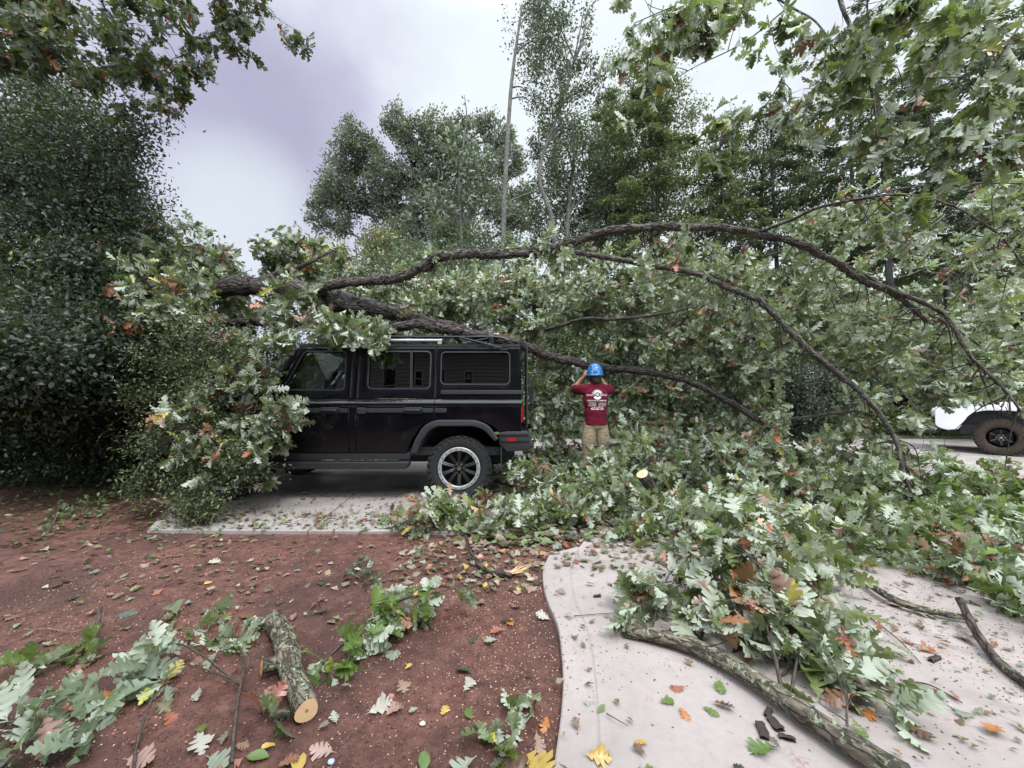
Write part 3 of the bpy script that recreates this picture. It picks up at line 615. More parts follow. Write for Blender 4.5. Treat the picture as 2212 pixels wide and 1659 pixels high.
for (px0_, d_, tr_, bl_, sd_, pal_, lb_) in [
 (1425, 18, [(1420, 500), (1422, 350), (1430, 220)], [(1420,150,26),(1400,200,34),(1450,215,36),(1360,180,26),(1380,260,44),(1450,290,44),(1340,250,36),(1330,320,44),(1400,350,46),(1470,370,46),(1340,400,46),(1420,430,50),(1500,440,44),(1520,330,30),(1500,240,20),(1330,130,16),(1550,400,36)], 41, CED, 'soft yellow-green cedar filling the middle of the wood above the arching limb'),
 (1640, 20, [(1640, 560), (1645, 420), (1650, 300)], [(1600,330,40),(1660,300,40),(1700,350,44),(1620,400,46),(1700,420,46),(1580,450,44),(1660,480,46),(1750,450,44),(1760,360,36),(1730,270,30),(1580,270,26),(1560,500,40),(1790,520,40)], 42, CED + HEM, 'olive cedar behind the middle of the arching limb, left of the tall pine'),
 (2100, 19, [(2100, 620), (2110, 450), (2100, 330)], [(2050,420,50),(2120,380,54),(2180,440,50),(2040,520,50),(2130,520,54),(1990,600,44),(2080,620,50),(2170,660,50),(2210,330,40),(1930,560,26),(2150,260,36)], 43, HEM, 'dark hemlock mass behind the arching limb near the right edge'),
 (1310, 24, [(1310, 520), (1310, 380), (1310, 260)], [(1290,260,26),(1320,220,24),(1310,320,30),(1350,300,24),(1300,380,34),(1290,440,34),(1350,460,30),(1270,500,34),(1330,530,34)], 44, HEM + GREY, 'grey-green tree just right of the dark holly tree')]:
    lobe_tree('cedar_tree' if 'cedar' in lb_ else 'tree', lb_, px0_, d_, tr_, bl_, sd_, 26 if sd_ == 43 else 62, 34, .17, 'q1', .13, pal_, tr=.16, ysc=1.6)
# shrubs at the far side of the driveway
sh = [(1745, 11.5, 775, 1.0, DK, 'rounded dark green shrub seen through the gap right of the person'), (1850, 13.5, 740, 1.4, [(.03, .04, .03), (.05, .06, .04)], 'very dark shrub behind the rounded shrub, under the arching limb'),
      (1600, 12.5, 770, 1.3, DK, 'dark green shrub behind the fallen crown, right of the blue helmet'), (1980, 14, 800, 1.3, [(.05, .065, .04), (.03, .04, .03)], 'dark shrub at the far side of the driveway left of the white pickup'),
      (1360, 12, 700, 1.5, DK, 'dark shrub directly behind the person in the blue helmet'), (2130, 13, 760, 1.5, DK, 'dark shrub behind the front of the white pickup'),
      (1180, 12.5, 640, 1.5, DK + CED, 'dark green shrub behind the rear corner of the black car')]
for i, (px, d, ty, rad, pal, lb) in enumerate(sh):
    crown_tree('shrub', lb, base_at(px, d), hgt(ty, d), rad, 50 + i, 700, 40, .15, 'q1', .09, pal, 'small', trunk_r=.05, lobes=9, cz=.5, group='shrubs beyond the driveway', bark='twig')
hb = empty('low_hedge', base_at(2000, 13), 'low clipped yellow-green hedge along the far side of the driveway, left of the pickup', 'hedge')
rng = np.random.default_rng(61); n = 900; cen = np.stack([rng.uniform(8.6, 17, n), 13 + rng.uniform(-.5, .6, n), .1 + rng.uniform(0, 1, n) ** .6 * .62], 1)
lf = MB(); clump_leaves(lf, rng, cen, 22, .11, 'qd', .07, [(.12, .16, .04), (.17, .21, .06), (.09, .12, .04)], .5); local(lf, hb.location).build('foliage', M['small'], hb)
st = MB(); st.segs(cen[::9] * (1, 1, 0), cen[::9], np.full(len(cen[::9]), .012), np.full(len(cen[::9]), .005)); local(st, hb.location).build('stem', M['twig'], hb)
# far off wood that reads as one mass
rng = np.random.default_rng(62); lf = MB(); n = 6500
x = rng.uniform(-26, 52, n); hx = 6.0 + 2.0 * np.sin(x * .5) + 1.2 * np.sin(x * 1.7 + 1) + np.clip((x - 2) * .35, 0, 6) - np.clip((-6 - x) * .5, 0, 4.6)
cen = np.stack([x, 33 + rng.uniform(-4, 4, n), rng.uniform(0, 1, n) ** .8 * hx], 1)
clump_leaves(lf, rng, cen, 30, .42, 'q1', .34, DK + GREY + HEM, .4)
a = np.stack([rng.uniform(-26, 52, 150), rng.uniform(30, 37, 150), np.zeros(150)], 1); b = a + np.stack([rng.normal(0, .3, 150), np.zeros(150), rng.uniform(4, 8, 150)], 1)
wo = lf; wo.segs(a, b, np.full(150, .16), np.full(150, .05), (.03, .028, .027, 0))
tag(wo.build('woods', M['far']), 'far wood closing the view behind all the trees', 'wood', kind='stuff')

# ================================================================== LEFT HOLLY HEDGE (tall evergreen)
root = empty('holly_bush', (-5.2, 6.0, 0), 'huge dark evergreen holly filling the left side of the photo', 'bush')
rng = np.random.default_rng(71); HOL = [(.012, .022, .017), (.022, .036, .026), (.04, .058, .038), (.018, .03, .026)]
cen = []; 
ells = [((-7.9, 6.2, 3.3), (2.1, 1.5, 2.3), 640), ((-6.75, 6.0, 2.4), (1.15, 1.1, 1.45), 420), ((-6.2, 5.7, 2.1), (.8, .7, .9), 210), ((-5.0, 5.0, 1.75), (.65, .5, .5), 150), ((-5.9, 4.8, 1.75), (1.1, .7, .75), 360),
        ((-7.4, 5.2, 1.9), (1.6, .9, .9), 400), ((-7.7, 6.6, 5.2), (1.4, 1.2, 1.3), 150), ((-6.65, 6.0, 3.9), (.55, .6, 1.1), 80), ((-5.6, 7.2, 1.5), (1.8, .8, 1.7), 380), ((-8.8, 7.4, 1.6), (2.5, .6, 1.8), 460), ((-5.2, 6.5, 1.0), (1.0, .5, 1.1), 200), ((-5.6, 4.1, 1.75), (.9, .35, .4), 130), ((-3.9, 8.2, 1.5), (1.6, .6, 1.6), 300), ((-6.4, 6.9, .55), (2.4, .4, .6), 420), ((-9.4, 6.6, .7), (1.6, .4, .8), 300), ((-6.6, 4.6, 1.25), (1.0, .5, .3), 130), ((-6.9, 5.7, .75), (2.3, .35, .7), 330), ((-5.1, 5.9, .8), (.7, .4, .7), 130)]  # rear, low and forward masses added to shut light out underneath
for c_, r_, k in ells: cen.append(ell_pts(rng, c_, r_, int(k * 1.0), .45))
HB = [(40,175,36,6.8),(110,195,36,6.8),(60,245,52,6.7),(160,235,38,6.7),(222,242,20,6.6),(120,310,62,6.5),(200,300,36,6.4),(40,335,60,6.5),(180,385,58,6.2),(80,420,80,6.2),(230,372,28,6.2),(248,432,32,6.0),(200,480,66,5.9),(100,540,90,5.8),(262,505,38,5.8),(290,562,38,5.7),(200,600,80,5.5),(300,640,50,5.5),(60,680,90,5.2),(160,720,88,5.1),(275,735,60,5.2),(60,805,62,4.6),(150,815,55,4.6),(235,825,45,4.8)]
cen.append(blob_pts(rng, HB, 300, 1.0, .5)); cen = np.vstack(cen); cen = cen[cen[:, 2] > .1]
wd = MB(); 
for i in range(9):
    b = np.array((rng.uniform(-8.6, -5.0), rng.uniform(6.0, 6.6), -.02)); tpt = b + (rng.uniform(-.8, .4), rng.uniform(-.4, .1), rng.uniform(2.0, 3.0) if b[0] > -6.4 else rng.uniform(3, 4.6)); pth = smooth([b, (b + tpt) / 2 + rng.normal(size=3) * .25, tpt], 6); wd.tube(pth, np.linspace(.07, .015, len(pth)), 7, wob=.08)
k = rng.permutation(len(cen))[:700]; src = cen[k] * (.9, 1, .8) + np.array((-.5, .2, 0)); wd.segs(src, cen[k], np.full(len(k), .012), np.full(len(k), .003))
for (x0, y0, x1, y1) in [(200, 330, 348, 268), (230, 330, 300, 322), (200, 300, 330, 230), (240, 380, 290, 395), (150, 200, 250, 150), (260, 460, 325, 470), (290, 540, 340, 505)]:
    a = P(x0, y0, 6); b = P(x1, y1, 5.8); wd.tube(smooth([a, (a + b) / 2 + (0, 0, .05), b], 4), np.linspace(.02, .004, 9), 4)
    cen = np.vstack([cen, [a + (b - a) * f + rng.normal(size=3) * .07 for f in np.linspace(.1, 1, 16)]])
local(wd, root.location).build('trunk', M['bark_far'], root)
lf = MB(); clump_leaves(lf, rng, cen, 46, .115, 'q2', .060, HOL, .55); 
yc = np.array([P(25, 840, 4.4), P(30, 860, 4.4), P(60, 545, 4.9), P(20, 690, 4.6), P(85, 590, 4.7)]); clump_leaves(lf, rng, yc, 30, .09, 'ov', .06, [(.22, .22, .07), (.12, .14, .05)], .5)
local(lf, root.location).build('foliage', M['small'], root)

# ================================================================== FALLEN OAK
FO = empty('fallen_oak_tree', P(520, 860, 5.8) * (1, 1, 0), 'huge fallen oak lying across the black car\'s roof, leafy crown spread to the right', 'tree')
def px_limb(pts, wpx, k=14, wob=.14, seed=0, n=7):
    rk_ = np.random.default_rng(seed + 70); pts = [(x + rk_.normal() * 3.2, y + rk_.normal() * 3.2, d) for x, y, d in pts]; p = smooth([P(*q) for q in pts], n); ds = smooth([(q[2], 0, 0) for q in pts], n)[:, 0]
    wv = np.interp(np.linspace(0, 1, len(p)), np.linspace(0, 1, len(wpx)), wpx); rr = wv / 2 * ds / F * (.95 if seed == 0 else .80)
    rg = np.random.default_rng(seed); p = p + rg.normal(size=p.shape) * rr[:, None] * .14
    return p, rr
LIMBS = [
 ('trunk', [(250, 610, 6.4), (400, 628, 6.0), (520, 625, 5.75), (600, 624, 5.7), (680, 640, 5.65), (760, 655, 5.6), (830, 672, 5.6), (895, 690, 5.6), (1000, 712, 5.8)], [46, 44, 42, 44, 50, 46, 36, 26, 18], 'bark_wet'),
 ('limb', [(700, 668, 5.55), (676, 640, 5.45), (700, 617, 5.4), (780, 611, 5.35), (850, 602, 5.3), (912, 575, 5.25), (950, 555, 5.2), (1010, 551, 5.2), (1080, 550, 5.2), (1150, 541, 5.2), (1195, 533, 5.15), (1250, 516, 5.1), (1310, 500, 5.0), (1400, 491, 4.9), (1480, 490, 4.85), (1560, 492, 4.8), (1650, 503, 4.7), (1720, 524, 4.6), (1790, 557, 4.6), (1860, 600, 4.6), (1940, 640, 4.6), (2010, 700, 4.5)], [34, 34, 26, 24, 26, 30, 24, 24, 25, 22, 20, 21, 21, 20, 19, 18, 17, 16, 15, 12, 8], 'bark'),
 ('limb', [(1192, 538, 5.15), (1250, 552, 5.1), (1330, 562, 5.0), (1400, 570, 4.9), (1460, 580, 4.85), (1520, 600, 4.8), (1580, 622, 4.7), (1640, 655, 4.6), (1690, 700, 4.5), (1740, 745, 4.4), (1800, 800, 4.3), (1860, 850, 4.2), (1900, 900, 4.1), (1930, 945, 4.0), (1950, 1010, 3.9), (1975, 1080, 3.8)], [15, 14, 14, 15, 15, 14, 15, 17, 16, 16, 15, 14, 13, 11, 9, 6], 'bark'),
 ('limb', [(380, 688, 5.8), (500, 697, 5.6), (600, 702, 5.45), (700, 716, 5.35), (800, 716, 5.3), (900, 706, 5.25), (970, 708, 5.2), (1040, 726, 5.25), (1120, 748, 5.4), (1200, 770, 5.6), (1300, 792, 5.85), (1390, 801, 5.9), (1480, 826, 5.9), (1560, 860, 5.8), (1640, 912, 5.6), (1700, 945, 5.4), (1760, 985, 5.2)], [20, 22, 24, 26, 26, 24, 24, 26, 24, 22, 18, 16, 15, 14, 13, 9], 'bark_wet'),
 ('limb', [(1640, 500, 4.7), (1700, 478, 4.5), (1770, 450, 4.3), (1850, 430, 4.1), (1930, 418, 4.0), (2000, 425, 3.9), (2080, 455, 3.85), (2160, 510, 3.8), (2230, 600, 3.8)], [9, 9, 8, 8, 7, 6, 5, 4], 'bark'),
 ('limb', [(1840, 432, 4.1), (1950, 405, 4.0), (2060, 398, 3.9), (2160, 392, 3.8), (2280, 400, 3.7)], [4, 4, 4, 3], 'bark'),
 ('limb', [(1900, 610, 4.6), (1975, 645, 4.5), (2040, 690, 4.4), (2090, 760, 4.2), (2150, 830, 4.1), (2212, 890, 4.0)], [13, 12, 11, 9, 7, 5], 'bark'),
 ('limb', [(1780, 560, 5.2), (1860, 600, 5.2), (1930, 640, 5.1), (2000, 670, 5.0), (2080, 720, 4.9), (2200, 800, 4.8)], [11, 11, 10, 8, 6, 4], 'bark'),
 ('limb', [(1180, 712, 6.2), (1260, 694, 6.0), (1330, 690, 6.0), (1450, 672, 6.0), (1560, 640, 6.0)], [11, 11, 10, 8, 5], 'bark_wet'),
 ('limb', [(560, 610, 5.7), (600, 590, 5.9), (650, 575, 6.0), (720, 540, 6.1)], [14, 13, 11, 6], 'bark'),
 ('limb', [(1010, 1010, 6.6), (1180, 985, 6.4), (1500, 930, 6.2), (1740, 900, 6.0), (1900, 880, 5.8)], [9, 10, 10, 8, 5], 'bark'),
]
limb_pts = []
for i, (nm, pts, wpx, mt) in enumerate(LIMBS):
    p, rr = px_limb(pts, wpx, seed=i); limb_pts.append(p)
    mb = MB(); mb.tube(p, rr, 14, wob=.10, seed=i)
    if i in (0, 1, 3):                                        # ragged bark plates standing off the big limbs
        rg = np.random.default_rng(i)
        for _ in range(len(p) * 14):
            k = rg.integers(1, len(p) - 1); tgv = nrm(p[k+1] - p[k-1]); u = nrm(np.cross(tgv, rand_unit(rg, 1)[0])); vv = np.cross(tgv, u)
            c = p[k] + tgv * rg.uniform(-.1, .1) + u * rr[k] * 1.0; l_, w2 = rg.uniform(.02, .07), rg.uniform(.008, .02)
            mb.box(c, (l_, w2, rg.uniform(.006, .016)), np.stack([tgv, vv, u], 1), .75)
    local(mb, FO.location).build(nm, M[mt], FO)
# bare hanging twigs broken from the limbs
rg = np.random.default_rng(77); mb = MB()
for i, k in ((1, 26), (2, 30), (3, 12), (4, 8), (6, 10), (7, 10)):
    p = limb_pts[i]
    for _ in range(k):
        a = p[rg.integers(len(p) // 4, len(p) - 2)]; L_ = rg.uniform(.2, .75); b = a + np.array((rg.normal() * .25, -rg.uniform(0, .12), -rg.uniform(.3, 1))) * L_; m_ = (a + b) / 2 + rg.normal(size=3) * (.09, .04, .07) * L_ * 2
        pth = smooth([a, m_, b], 6); mb.tube(pth, np.linspace(.0085, .0025, len(pth)) * rg.uniform(.6, 1.2), 5)
        for _ in range(rg.integers(0, 3)): q = pth[rg.integers(4, len(pth))]; e = q + rg.normal(size=3) * (.13, .06, .10); mb.tube(smooth([q, (q + e) / 2 + rg.normal(size=3) * .015, e], 3), np.linspace(.0035, .0015, 7), 4)
local(mb, FO.location).build('bare_twigs', M['bark_wet'], FO)
# branches and leaves of the crown
AV = [(1700, 500, 1900, 640, 4.62, .9), (1860, 440, 2230, 600, 9, .45), (1215, 765, 1350, 960, 5.5, 1.0), (1690, 785, 1850, 935, 9, .8), (1800, 925, 2075, 1010, 9, .72), (2060, 860, 2230, 1020, 7.2, .82), (1160, 975, 1240, 995, 9, .4), (560, 760, 1120, 1060, 4.9, 1.0), (1840, 545, 2120, 660, 9, .45), (1500, 420, 1640, 480, 9, .8),
      (1180, 200, 1640, 475, 9, .9), (1660, 560, 1800, 600, 9, .3)]
oak = Oak(101, 'mi', .112, pal=GREEN + SAGE + SAGE, pd=.045, droop=.35, flip=.62)
for i, p in enumerate(limb_pts):
    oak.avoid = AV; rg = np.random.default_rng(200 + i); nb = [5, 26, 24, 12, 12, 8, 16, 14, 6, 3, 6][i]
    for _ in range(nb):
        f = rg.uniform(.3 if i else .2, 1); a = p[min(int(f * (len(p) - 1)), len(p) - 2)]; d = nrm(np.array((rg.normal(), abs(rg.normal()) * .9 + .15, -abs(rg.normal()) * .8 - .1 + .5 * (i in (0, 9))))) 
        if a[0] < .1 and i in (1, 3): 
            if rg.random() < .6: continue
        oak.branch(a, d, rg.uniform(.35, .9), .009, .95, -.25)
ELL = [ # px, py, d, rx, ry, rz, branches
 (1240, 640, 6.6, .95, .7, .55, 22), (1400, 690, 6.7, 1.1, .8, .75, 34), (1580, 690, 6.5, 1.1, .9, .75, 34), (1760, 660, 6.2, 1.1, .9, .8, 30), (1930, 700, 5.8, .9, .8, .9, 28), (2100, 640, 5.3, .8, .7, .9, 24),
 (1200, 880, 6.4, .55, .6, .8, 20), (1390, 870, 6.6, 1.0, .6, .8, 40), (1560, 900, 6.3, .9, .6, .7, 26), (1540, 770, 6.3, .9, .6, .5, 22), (2080, 800, 4.9, .6, .5, .5, 14), (2140, 760, 4.6, .4, .3, .25, 7), (2170, 780, 4.4, .4, .4, .5, 9),
 (1000, 640, 6.5, .9, .5, .4, 18), (1090, 620, 6.9, .7, .4, .45, 16), (1130, 700, 6.5, .4, .3, .3, 10), (950, 680, 6.7, .6, .3, .25, 9), (900, 620, 6.9, 1.0, .5, .35, 12), (1330, 600, 6.2, .7, .5, .35, 12), (1480, 560, 5.6, .6, .4, .3, 7), (1780, 480, 4.6, .35, .3, .2, 4), (1960, 470, 4.2, .5, .35, .25, 7), (2120, 500, 4.0, .45, .35, .3, 8),
 (1730, 540, 4.7, .4, .35, .3, 6), (2170, 400, 4.0, .3, .3, .3, 3)]
for (x, y, d, rx, ry, rz, nb) in ELL: oak.fill(P(x, y, d + .55), (rx * 1.05, ry * .85, rz * 1.05), int(nb * 1.25), (.45, .9), .011, 1.4, -.2)
oak.attach(FO, origin=FO.location)
# sprays over and left of the car
oak2 = Oak(102, 'mi', .135, pal=[(.045, .06, .03), (.07, .09, .045), (.12, .14, .08)], pd=.07, droop=.3, flip=.25)  # leaf palette darkened: the shade below the holly is in the colour
ELL2 = [(390, 640, 4.9, .4, .3, .25, 7), (340, 600, 5.2, .35, .3, .2, 5), (400, 600, 6.1, .6, .4, .28, 12), (390, 690, 5.0, .42, .35, .3, 10), (600, 585, 6.3, .5, .3, .15, 8), (615, 655, 5.15, .16, .12, .22, 5), (520, 740, 5.3, .45, .3, .2, 7), (690, 725, 4.78, .20, .10, .10, 4), (790, 712, 4.7, .26, .10, .07, 6), (480, 560, 6.1, .5, .3, .2, 7), (330, 570, 5.8, .45, .35, .35, 9), (700, 600, 6.5, .6, .3, .15, 8), (620, 735, 4.95, .22, .15, .12, 5), (650, 560, 6.3, .3, .3, .12, 4), (1120, 870, 5.9, .25, .2, .5, 7), (500, 660, 6.3, .5, .3, .2, 8), (850, 640, 6.4, .6, .3, .2, 8)]
oak2.avoid = [(450, 600, 585, 655, 6.2, .85), (680, 600, 900, 690, 6.2, .8), (560, 755, 1140, 1060, 5.35, 1.0), (880, 690, 1130, 770, 5.3, .9)]
for (x, y, d, rx, ry, rz, nb) in ELL2: oak2.fill(P(x, y, d), (rx, ry, rz), nb, (.25, .5), .006, 1.2, -.15)
for (x0, y0, x1, y1, d) in [(600, 560, 590, 480, 5.6), (600, 560, 640, 520, 5.6), (420, 570, 440, 515, 5.8), (400, 545, 360, 500, 6), (330, 540, 345, 505, 5.9)]:
    a = P(x0, y0, d); oak2.branch(a, P(x1, y1, d) - a, np.linalg.norm(P(x1, y1, d) - a), .008, 1.0, 0)
oak2.attach(FO, origin=FO.location)

# ================================================================== OVERHANGING OAK BRANCHES
ov = empty('overhanging_branch', P(150, -150, 5.0), 'dark oak branches hanging into the top left corner against the sky', 'branch')
ok = Oak(103, 'mi', .135, pal=[(.03, .045, .03), (.05, .065, .035), (.07, .08, .04)], pd=.05, droop=.55, flip=.5, nleaf=(4, 7))  # leaf colours darkened, backlit shade against the sky put into them
wd = MB()
for (x0, y0, x1, y1, d, nb) in [(-60, -120, 330, 150, 4.8, 9), (80, -160, 560, 20, 5.0, 9), (-120, 0, 200, 180, 4.9, 8), (250, -180, 400, 60, 4.6, 8), (-80, -60, 120, 60, 4.5, 7), (330, -200, 520, -10, 4.7, 7)]:
    a = P(x0, y0, d); b = P(x1, y1, d - .2); pth = smooth([a, a * .5 + b * .5 + (0, 0, .12), b], 6); wd.tube(pth, np.linspace(.022, .006, len(pth)), 6, wob=.05)
    for f in np.linspace(.15, 1, nb): 
        q = pth[int(f * (len(pth) - 1))]; ok.branch(q, nrm((b - a)) + ok.rng.normal(size=3) * .8, ok.rng.uniform(.3, .6), .006, 1.2, -.4)
for (x, y, d, rx, rz, nb) in [(300, 60, 4.9, .55, .4, 8), (120, 60, 4.9, .6, .35, 4), (500, 10, 4.9, .35, .22, 5), (280, 150, 4.9, .35, .2, 5), (380, 110, 4.8, .2, .15, 2), (30, 120, 4.9, .4, .2, 3)]: ok.fill(P(x, y, d), (rx, .35, rz), nb, (.3, .6), .006, 1.1, -.4)
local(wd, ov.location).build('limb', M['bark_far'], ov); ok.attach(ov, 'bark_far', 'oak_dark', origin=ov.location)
ov = empty('overhanging_branch', P(1900, -200, 3.6), 'large oak branches with big grey-green leaves hanging from the top right corner', 'branch')
ok = Oak(104, 'hi', .145, pal=[(.06, .085, .03), (.09, .115, .045), (.13, .15, .07), (.16, .19, .12), (.05, .07, .03)], pd=.05, droop=.75, flip=.5, nleaf=(3, 6)); wd = MB()
for (pts, r0, nb) in [([(1780, -150, 3.4), (1815, 0, 3.3), (1838, 60, 3.3), (1870, 150, 3.2), (1888, 220, 3.2), (1895, 300, 3.15)], .020, 9), ([(1600, -60, 3.4), (1700, 10, 3.4), (1760, 45, 3.3), (1800, 100, 3.2), (1830, 140, 3.2)], .011, 7),
   ([(1720, 0, 3.6), (1610, 90, 3.6), (1500, 145, 3.6), (1430, 190, 3.6)], .008, 4), ([(2150, -120, 3.2), (2080, 40, 3.1), (2010, 150, 3.0), (1960, 260, 3.0)], .013, 8), ([(2320, -100, 3.0), (2200, 60, 2.9), (2130, 180, 2.9), (2090, 300, 2.9)], .012, 8), ([(1950, -140, 3.8), (1980, 30, 3.7), (2010, 120, 3.7)], .012, 6), ([(2400, 60, 3.2), (2300, 180, 3.2), (2200, 250, 3.2)], .012, 6),
   ([(1640, -120, 4.2), (1560, -30, 4.2), (1440, 20, 4.2), (1370, 50, 4.2)], .012, 9), ([(1700, 150, 3.5), (1650, 230, 3.5), (1560, 300, 3.6)], .006, 4)]:
    pth = smooth([P(*q) for q in pts], 6); wd.tube(pth, np.linspace(r0, r0 * .35, len(pth)), 8, wob=.08)
    for f in np.linspace(.2, 1, nb):
        q = pth[int(f * (len(pth) - 1))]; tg_ = nrm(pth[-1] - pth[0]); ok.branch(q, tg_ * .4 + ok.rng.normal(size=3) * .8, ok.rng.uniform(.2, .45), .0055, .55, -.45)
for (x, y, d, rx, rz, nb) in [(1420, 20, 4.4, .35, .16, 6), (1530, 15, 4.4, .35, .15, 6), (1850, 90, 3.3, .4, .3, 2), (2050, 90, 3.2, .4, .3, 3), (2170, 200, 3.0, .3, .4, 3)]: ok.fill(P(x, y, d), (rx, .3, rz), nb, (.25, .45), .006, 1.0, -.5)
local(wd, ov.location).build('limb', M['bark'], ov); ok.attach(ov, origin=ov.location)
# ================================================================== VEHICLE HELPERS
def flake_paint(name, col, rough=.18, coat=1.0, dirt=.15):
    m, t, o = mat(name); g = NT(t); co = g.n('ShaderNodeTexCoord').outputs['Object']
    n = g.noise(co, 5, 5, .65); drop = g.noise(co, 260, 2, .5); sp = g.noise(co, 90, 4, .8)
    c = g.mix(g.math('MULTIPLY', g.step(n, .5, .75), dirt), col, (.16, .14, .12))
    dm = g.math('MULTIPLY', g.step(sp, .66, .72), g.step(g.noise(co, 3.2, 3), .5, .62)); c = g.mix(g.math('MULTIPLY', dm, .8), c, (.32, .28, .22))
    r = g.math('ADD', rough, g.math('ADD', g.math('MULTIPLY', n, .12), g.math('MULTIPLY', dm, .4)))
    g.l(g.bsdf(c, r, .28 if col[0] < .1 else .5, 0, g.bump(g.math('ADD', g.step(drop, .62, .70), g.math('MULTIPLY', g.noise(co, 1.2, 2), .8)), .10, .004), coat, .04), o.inputs[0]); return m
M['black_paint'] = flake_paint('black_paint', (.003, .003, .005), .10, .6, .03); M['white_paint'] = flake_paint('white_paint', (.80, .80, .82), .25, 1.0, .03)
M_('black_plastic', (.022, .022, .025), .55, .4, nscale=40, namp=.4, bump=.0015, bscale=400); M_('rubber', (.02, .02, .021), .8, .3, nscale=30, namp=.6, bump=.003, bscale=120)
M_('muddy_rubber', (.045, .034, .028), .85, .2, nscale=9, namp=.7, bump=.004, bscale=80)
M_('grey_metal', (.42, .42, .43), .42, .5, .5, nscale=25, namp=.2); M_('dark_metal', (.03, .03, .033), .4, .5, .6); M_('chrome', (.7, .7, .72), .18, .5, 1.0)
M_('interior', (.03, .03, .034), .75, .3, bump=.002); M_('red_lens', (.35, .012, .012), .2, .6, coat=1.0); M_('clear_lens', (.5, .5, .52), .1, .8, coat=1.0)
def glass(name, tint, alpha):
    m, t, o = mat(name); g = NT(t); tr = g.n('ShaderNodeBsdfTransparent'); tr.inputs[0].default_value = (*tint, 1)
    gl = g.n('ShaderNodeBsdfGlossy'); gl.inputs['Roughness'].default_value = .015; gl.inputs[0].default_value = (.95, .97, 1, 1)
    fr = g.n('ShaderNodeFresnel'); fr.inputs[0].default_value = 1.6; k = g.math('ADD', g.math('MULTIPLY', fr.outputs[0], 1.0), alpha, clamp=True)
    ms = g.n('ShaderNodeMixShader'); g.l(k, ms.inputs[0]); g.l(tr.outputs[0], ms.inputs[1]); g.l(gl.outputs[0], ms.inputs[2]); g.l(ms.outputs[0], o.inputs[0]); return m
M['glass'] = glass('window_glass', (.62, .68, .66), .10); M['tinted_glass'] = glass('tinted_glass', (.05, .055, .06), .09)

def rrect(x0, x1, z0, z1, r, n=5):
    o = []
    for cx, cz, a0 in ((x1-r, z1-r, 0), (x0+r, z1-r, 90), (x0+r, z0+r, 180), (x1-r, z0+r, 270)):
        for k in range(n + 1): a = R(a0 + 90 * k / n); o.append((cx + r*math.cos(a), cz + r*math.sin(a)))
    return o
def rpoly(pts, r, n=4):
    """rounded corners on any polygon"""
    o = []; m = len(pts)
    for i in range(m):
        p = np.array(pts[i], float); a = np.array(pts[i-1], float); b = np.array(pts[(i+1) % m], float); ri = r[i] if isinstance(r, (list, tuple)) else r
        da = a - p; db = b - p; la, lb = np.linalg.norm(da), np.linalg.norm(db); k = min(ri, la * .45, lb * .45); A = p + da/la*k; B = p + db/lb*k
        for j in range(n + 1): t = j / n; q = (1-t)**2*A + 2*t*(1-t)*p + t*t*B; o.append(tuple(q))
    return o
def plate(outer, holes, y, th, bev=.006):
    """flat plate in the x-z plane with openings, returned as bmesh-ready mesh; y is its outer face"""
    cu = bpy.data.curves.new('c', 'CURVE'); cu.dimensions = '2D'; cu.fill_mode = 'BOTH'; cu.extrude = th / 2 - bev; cu.bevel_depth = bev; cu.bevel_resolution = 2; cu.offset = -bev
    for poly in [outer] + list(holes):
        sp = cu.splines.new('POLY'); sp.points.add(len(poly) - 1); sp.use_cyclic_u = True
        for i, (a, b) in enumerate(poly): sp.points[i].co = (a, b, 0, 1)
    ob = bpy.data.objects.new('c', cu); C.objects.link(ob); dg = bpy.context.evaluated_depsgraph_get(); me = bpy.data.meshes.new_from_object(ob.evaluated_get(dg))
    bpy.data.objects.remove(ob); bpy.data.curves.remove(cu)
    n = len(me.vertices); v = np.empty(n * 3); me.vertices.foreach_get('co', v); v = v.reshape(-1, 3)
    v2 = np.stack([v[:, 0], y + v[:, 2], v[:, 1]], 1)
    me.calc_loop_triangles(); T = np.empty(len(me.loop_triangles) * 3, np.int32); me.loop_triangles.foreach_get('vertices', T); bpy.data.meshes.remove(me)
    return v2, T.reshape(-1, 3)
def put_plate(mb, outer, holes, y, th, bev=.006, fn=None, side=1):
    v, t = plate(outer, holes, y, th, bev)
    if fn: v = fn(v)
    if side < 0: v = v * (1, -1, 1)
    mb.add(v, None, t)
def auto(o, ang=35):
    me = o.data; bm = bmesh.new(); bm.from_mesh(me); bmesh.ops.remove_doubles(bm, verts=bm.verts, dist=.0002); bmesh.ops.recalc_face_normals(bm, faces=bm.faces)
    for f in bm.faces: f.smooth = True
    for e in bm.edges: e.smooth = not (len(e.link_faces) == 2 and e.calc_face_angle(0) > R(ang))
    bm.to_mesh(me); bm.free(); return o
def part(mb, name, m, parent, ang=35, label=None):
    o = auto(mb.build(name, M[m] if isinstance(m, str) else m, parent), ang)
    if label: o['label'] = label
    return o
def lathe(mb, prof, cx, cz, k=48):
    """profile of (radius, y) turned round an axle along y"""
    th = np.arange(k) * 2 * math.pi / k; P_ = np.array([[(cx + r*math.cos(a), y, cz + r*math.sin(a)) for a in th] for r, y in prof]); n = len(prof)
    idx = np.arange(n*k).reshape(n, k); q = np.stack([idx[:-1], np.roll(idx[:-1], -1, 1), np.roll(idx[1:], -1, 1), idx[1:]], -1).reshape(-1, 4); mb.add(P_.reshape(-1, 3), q)
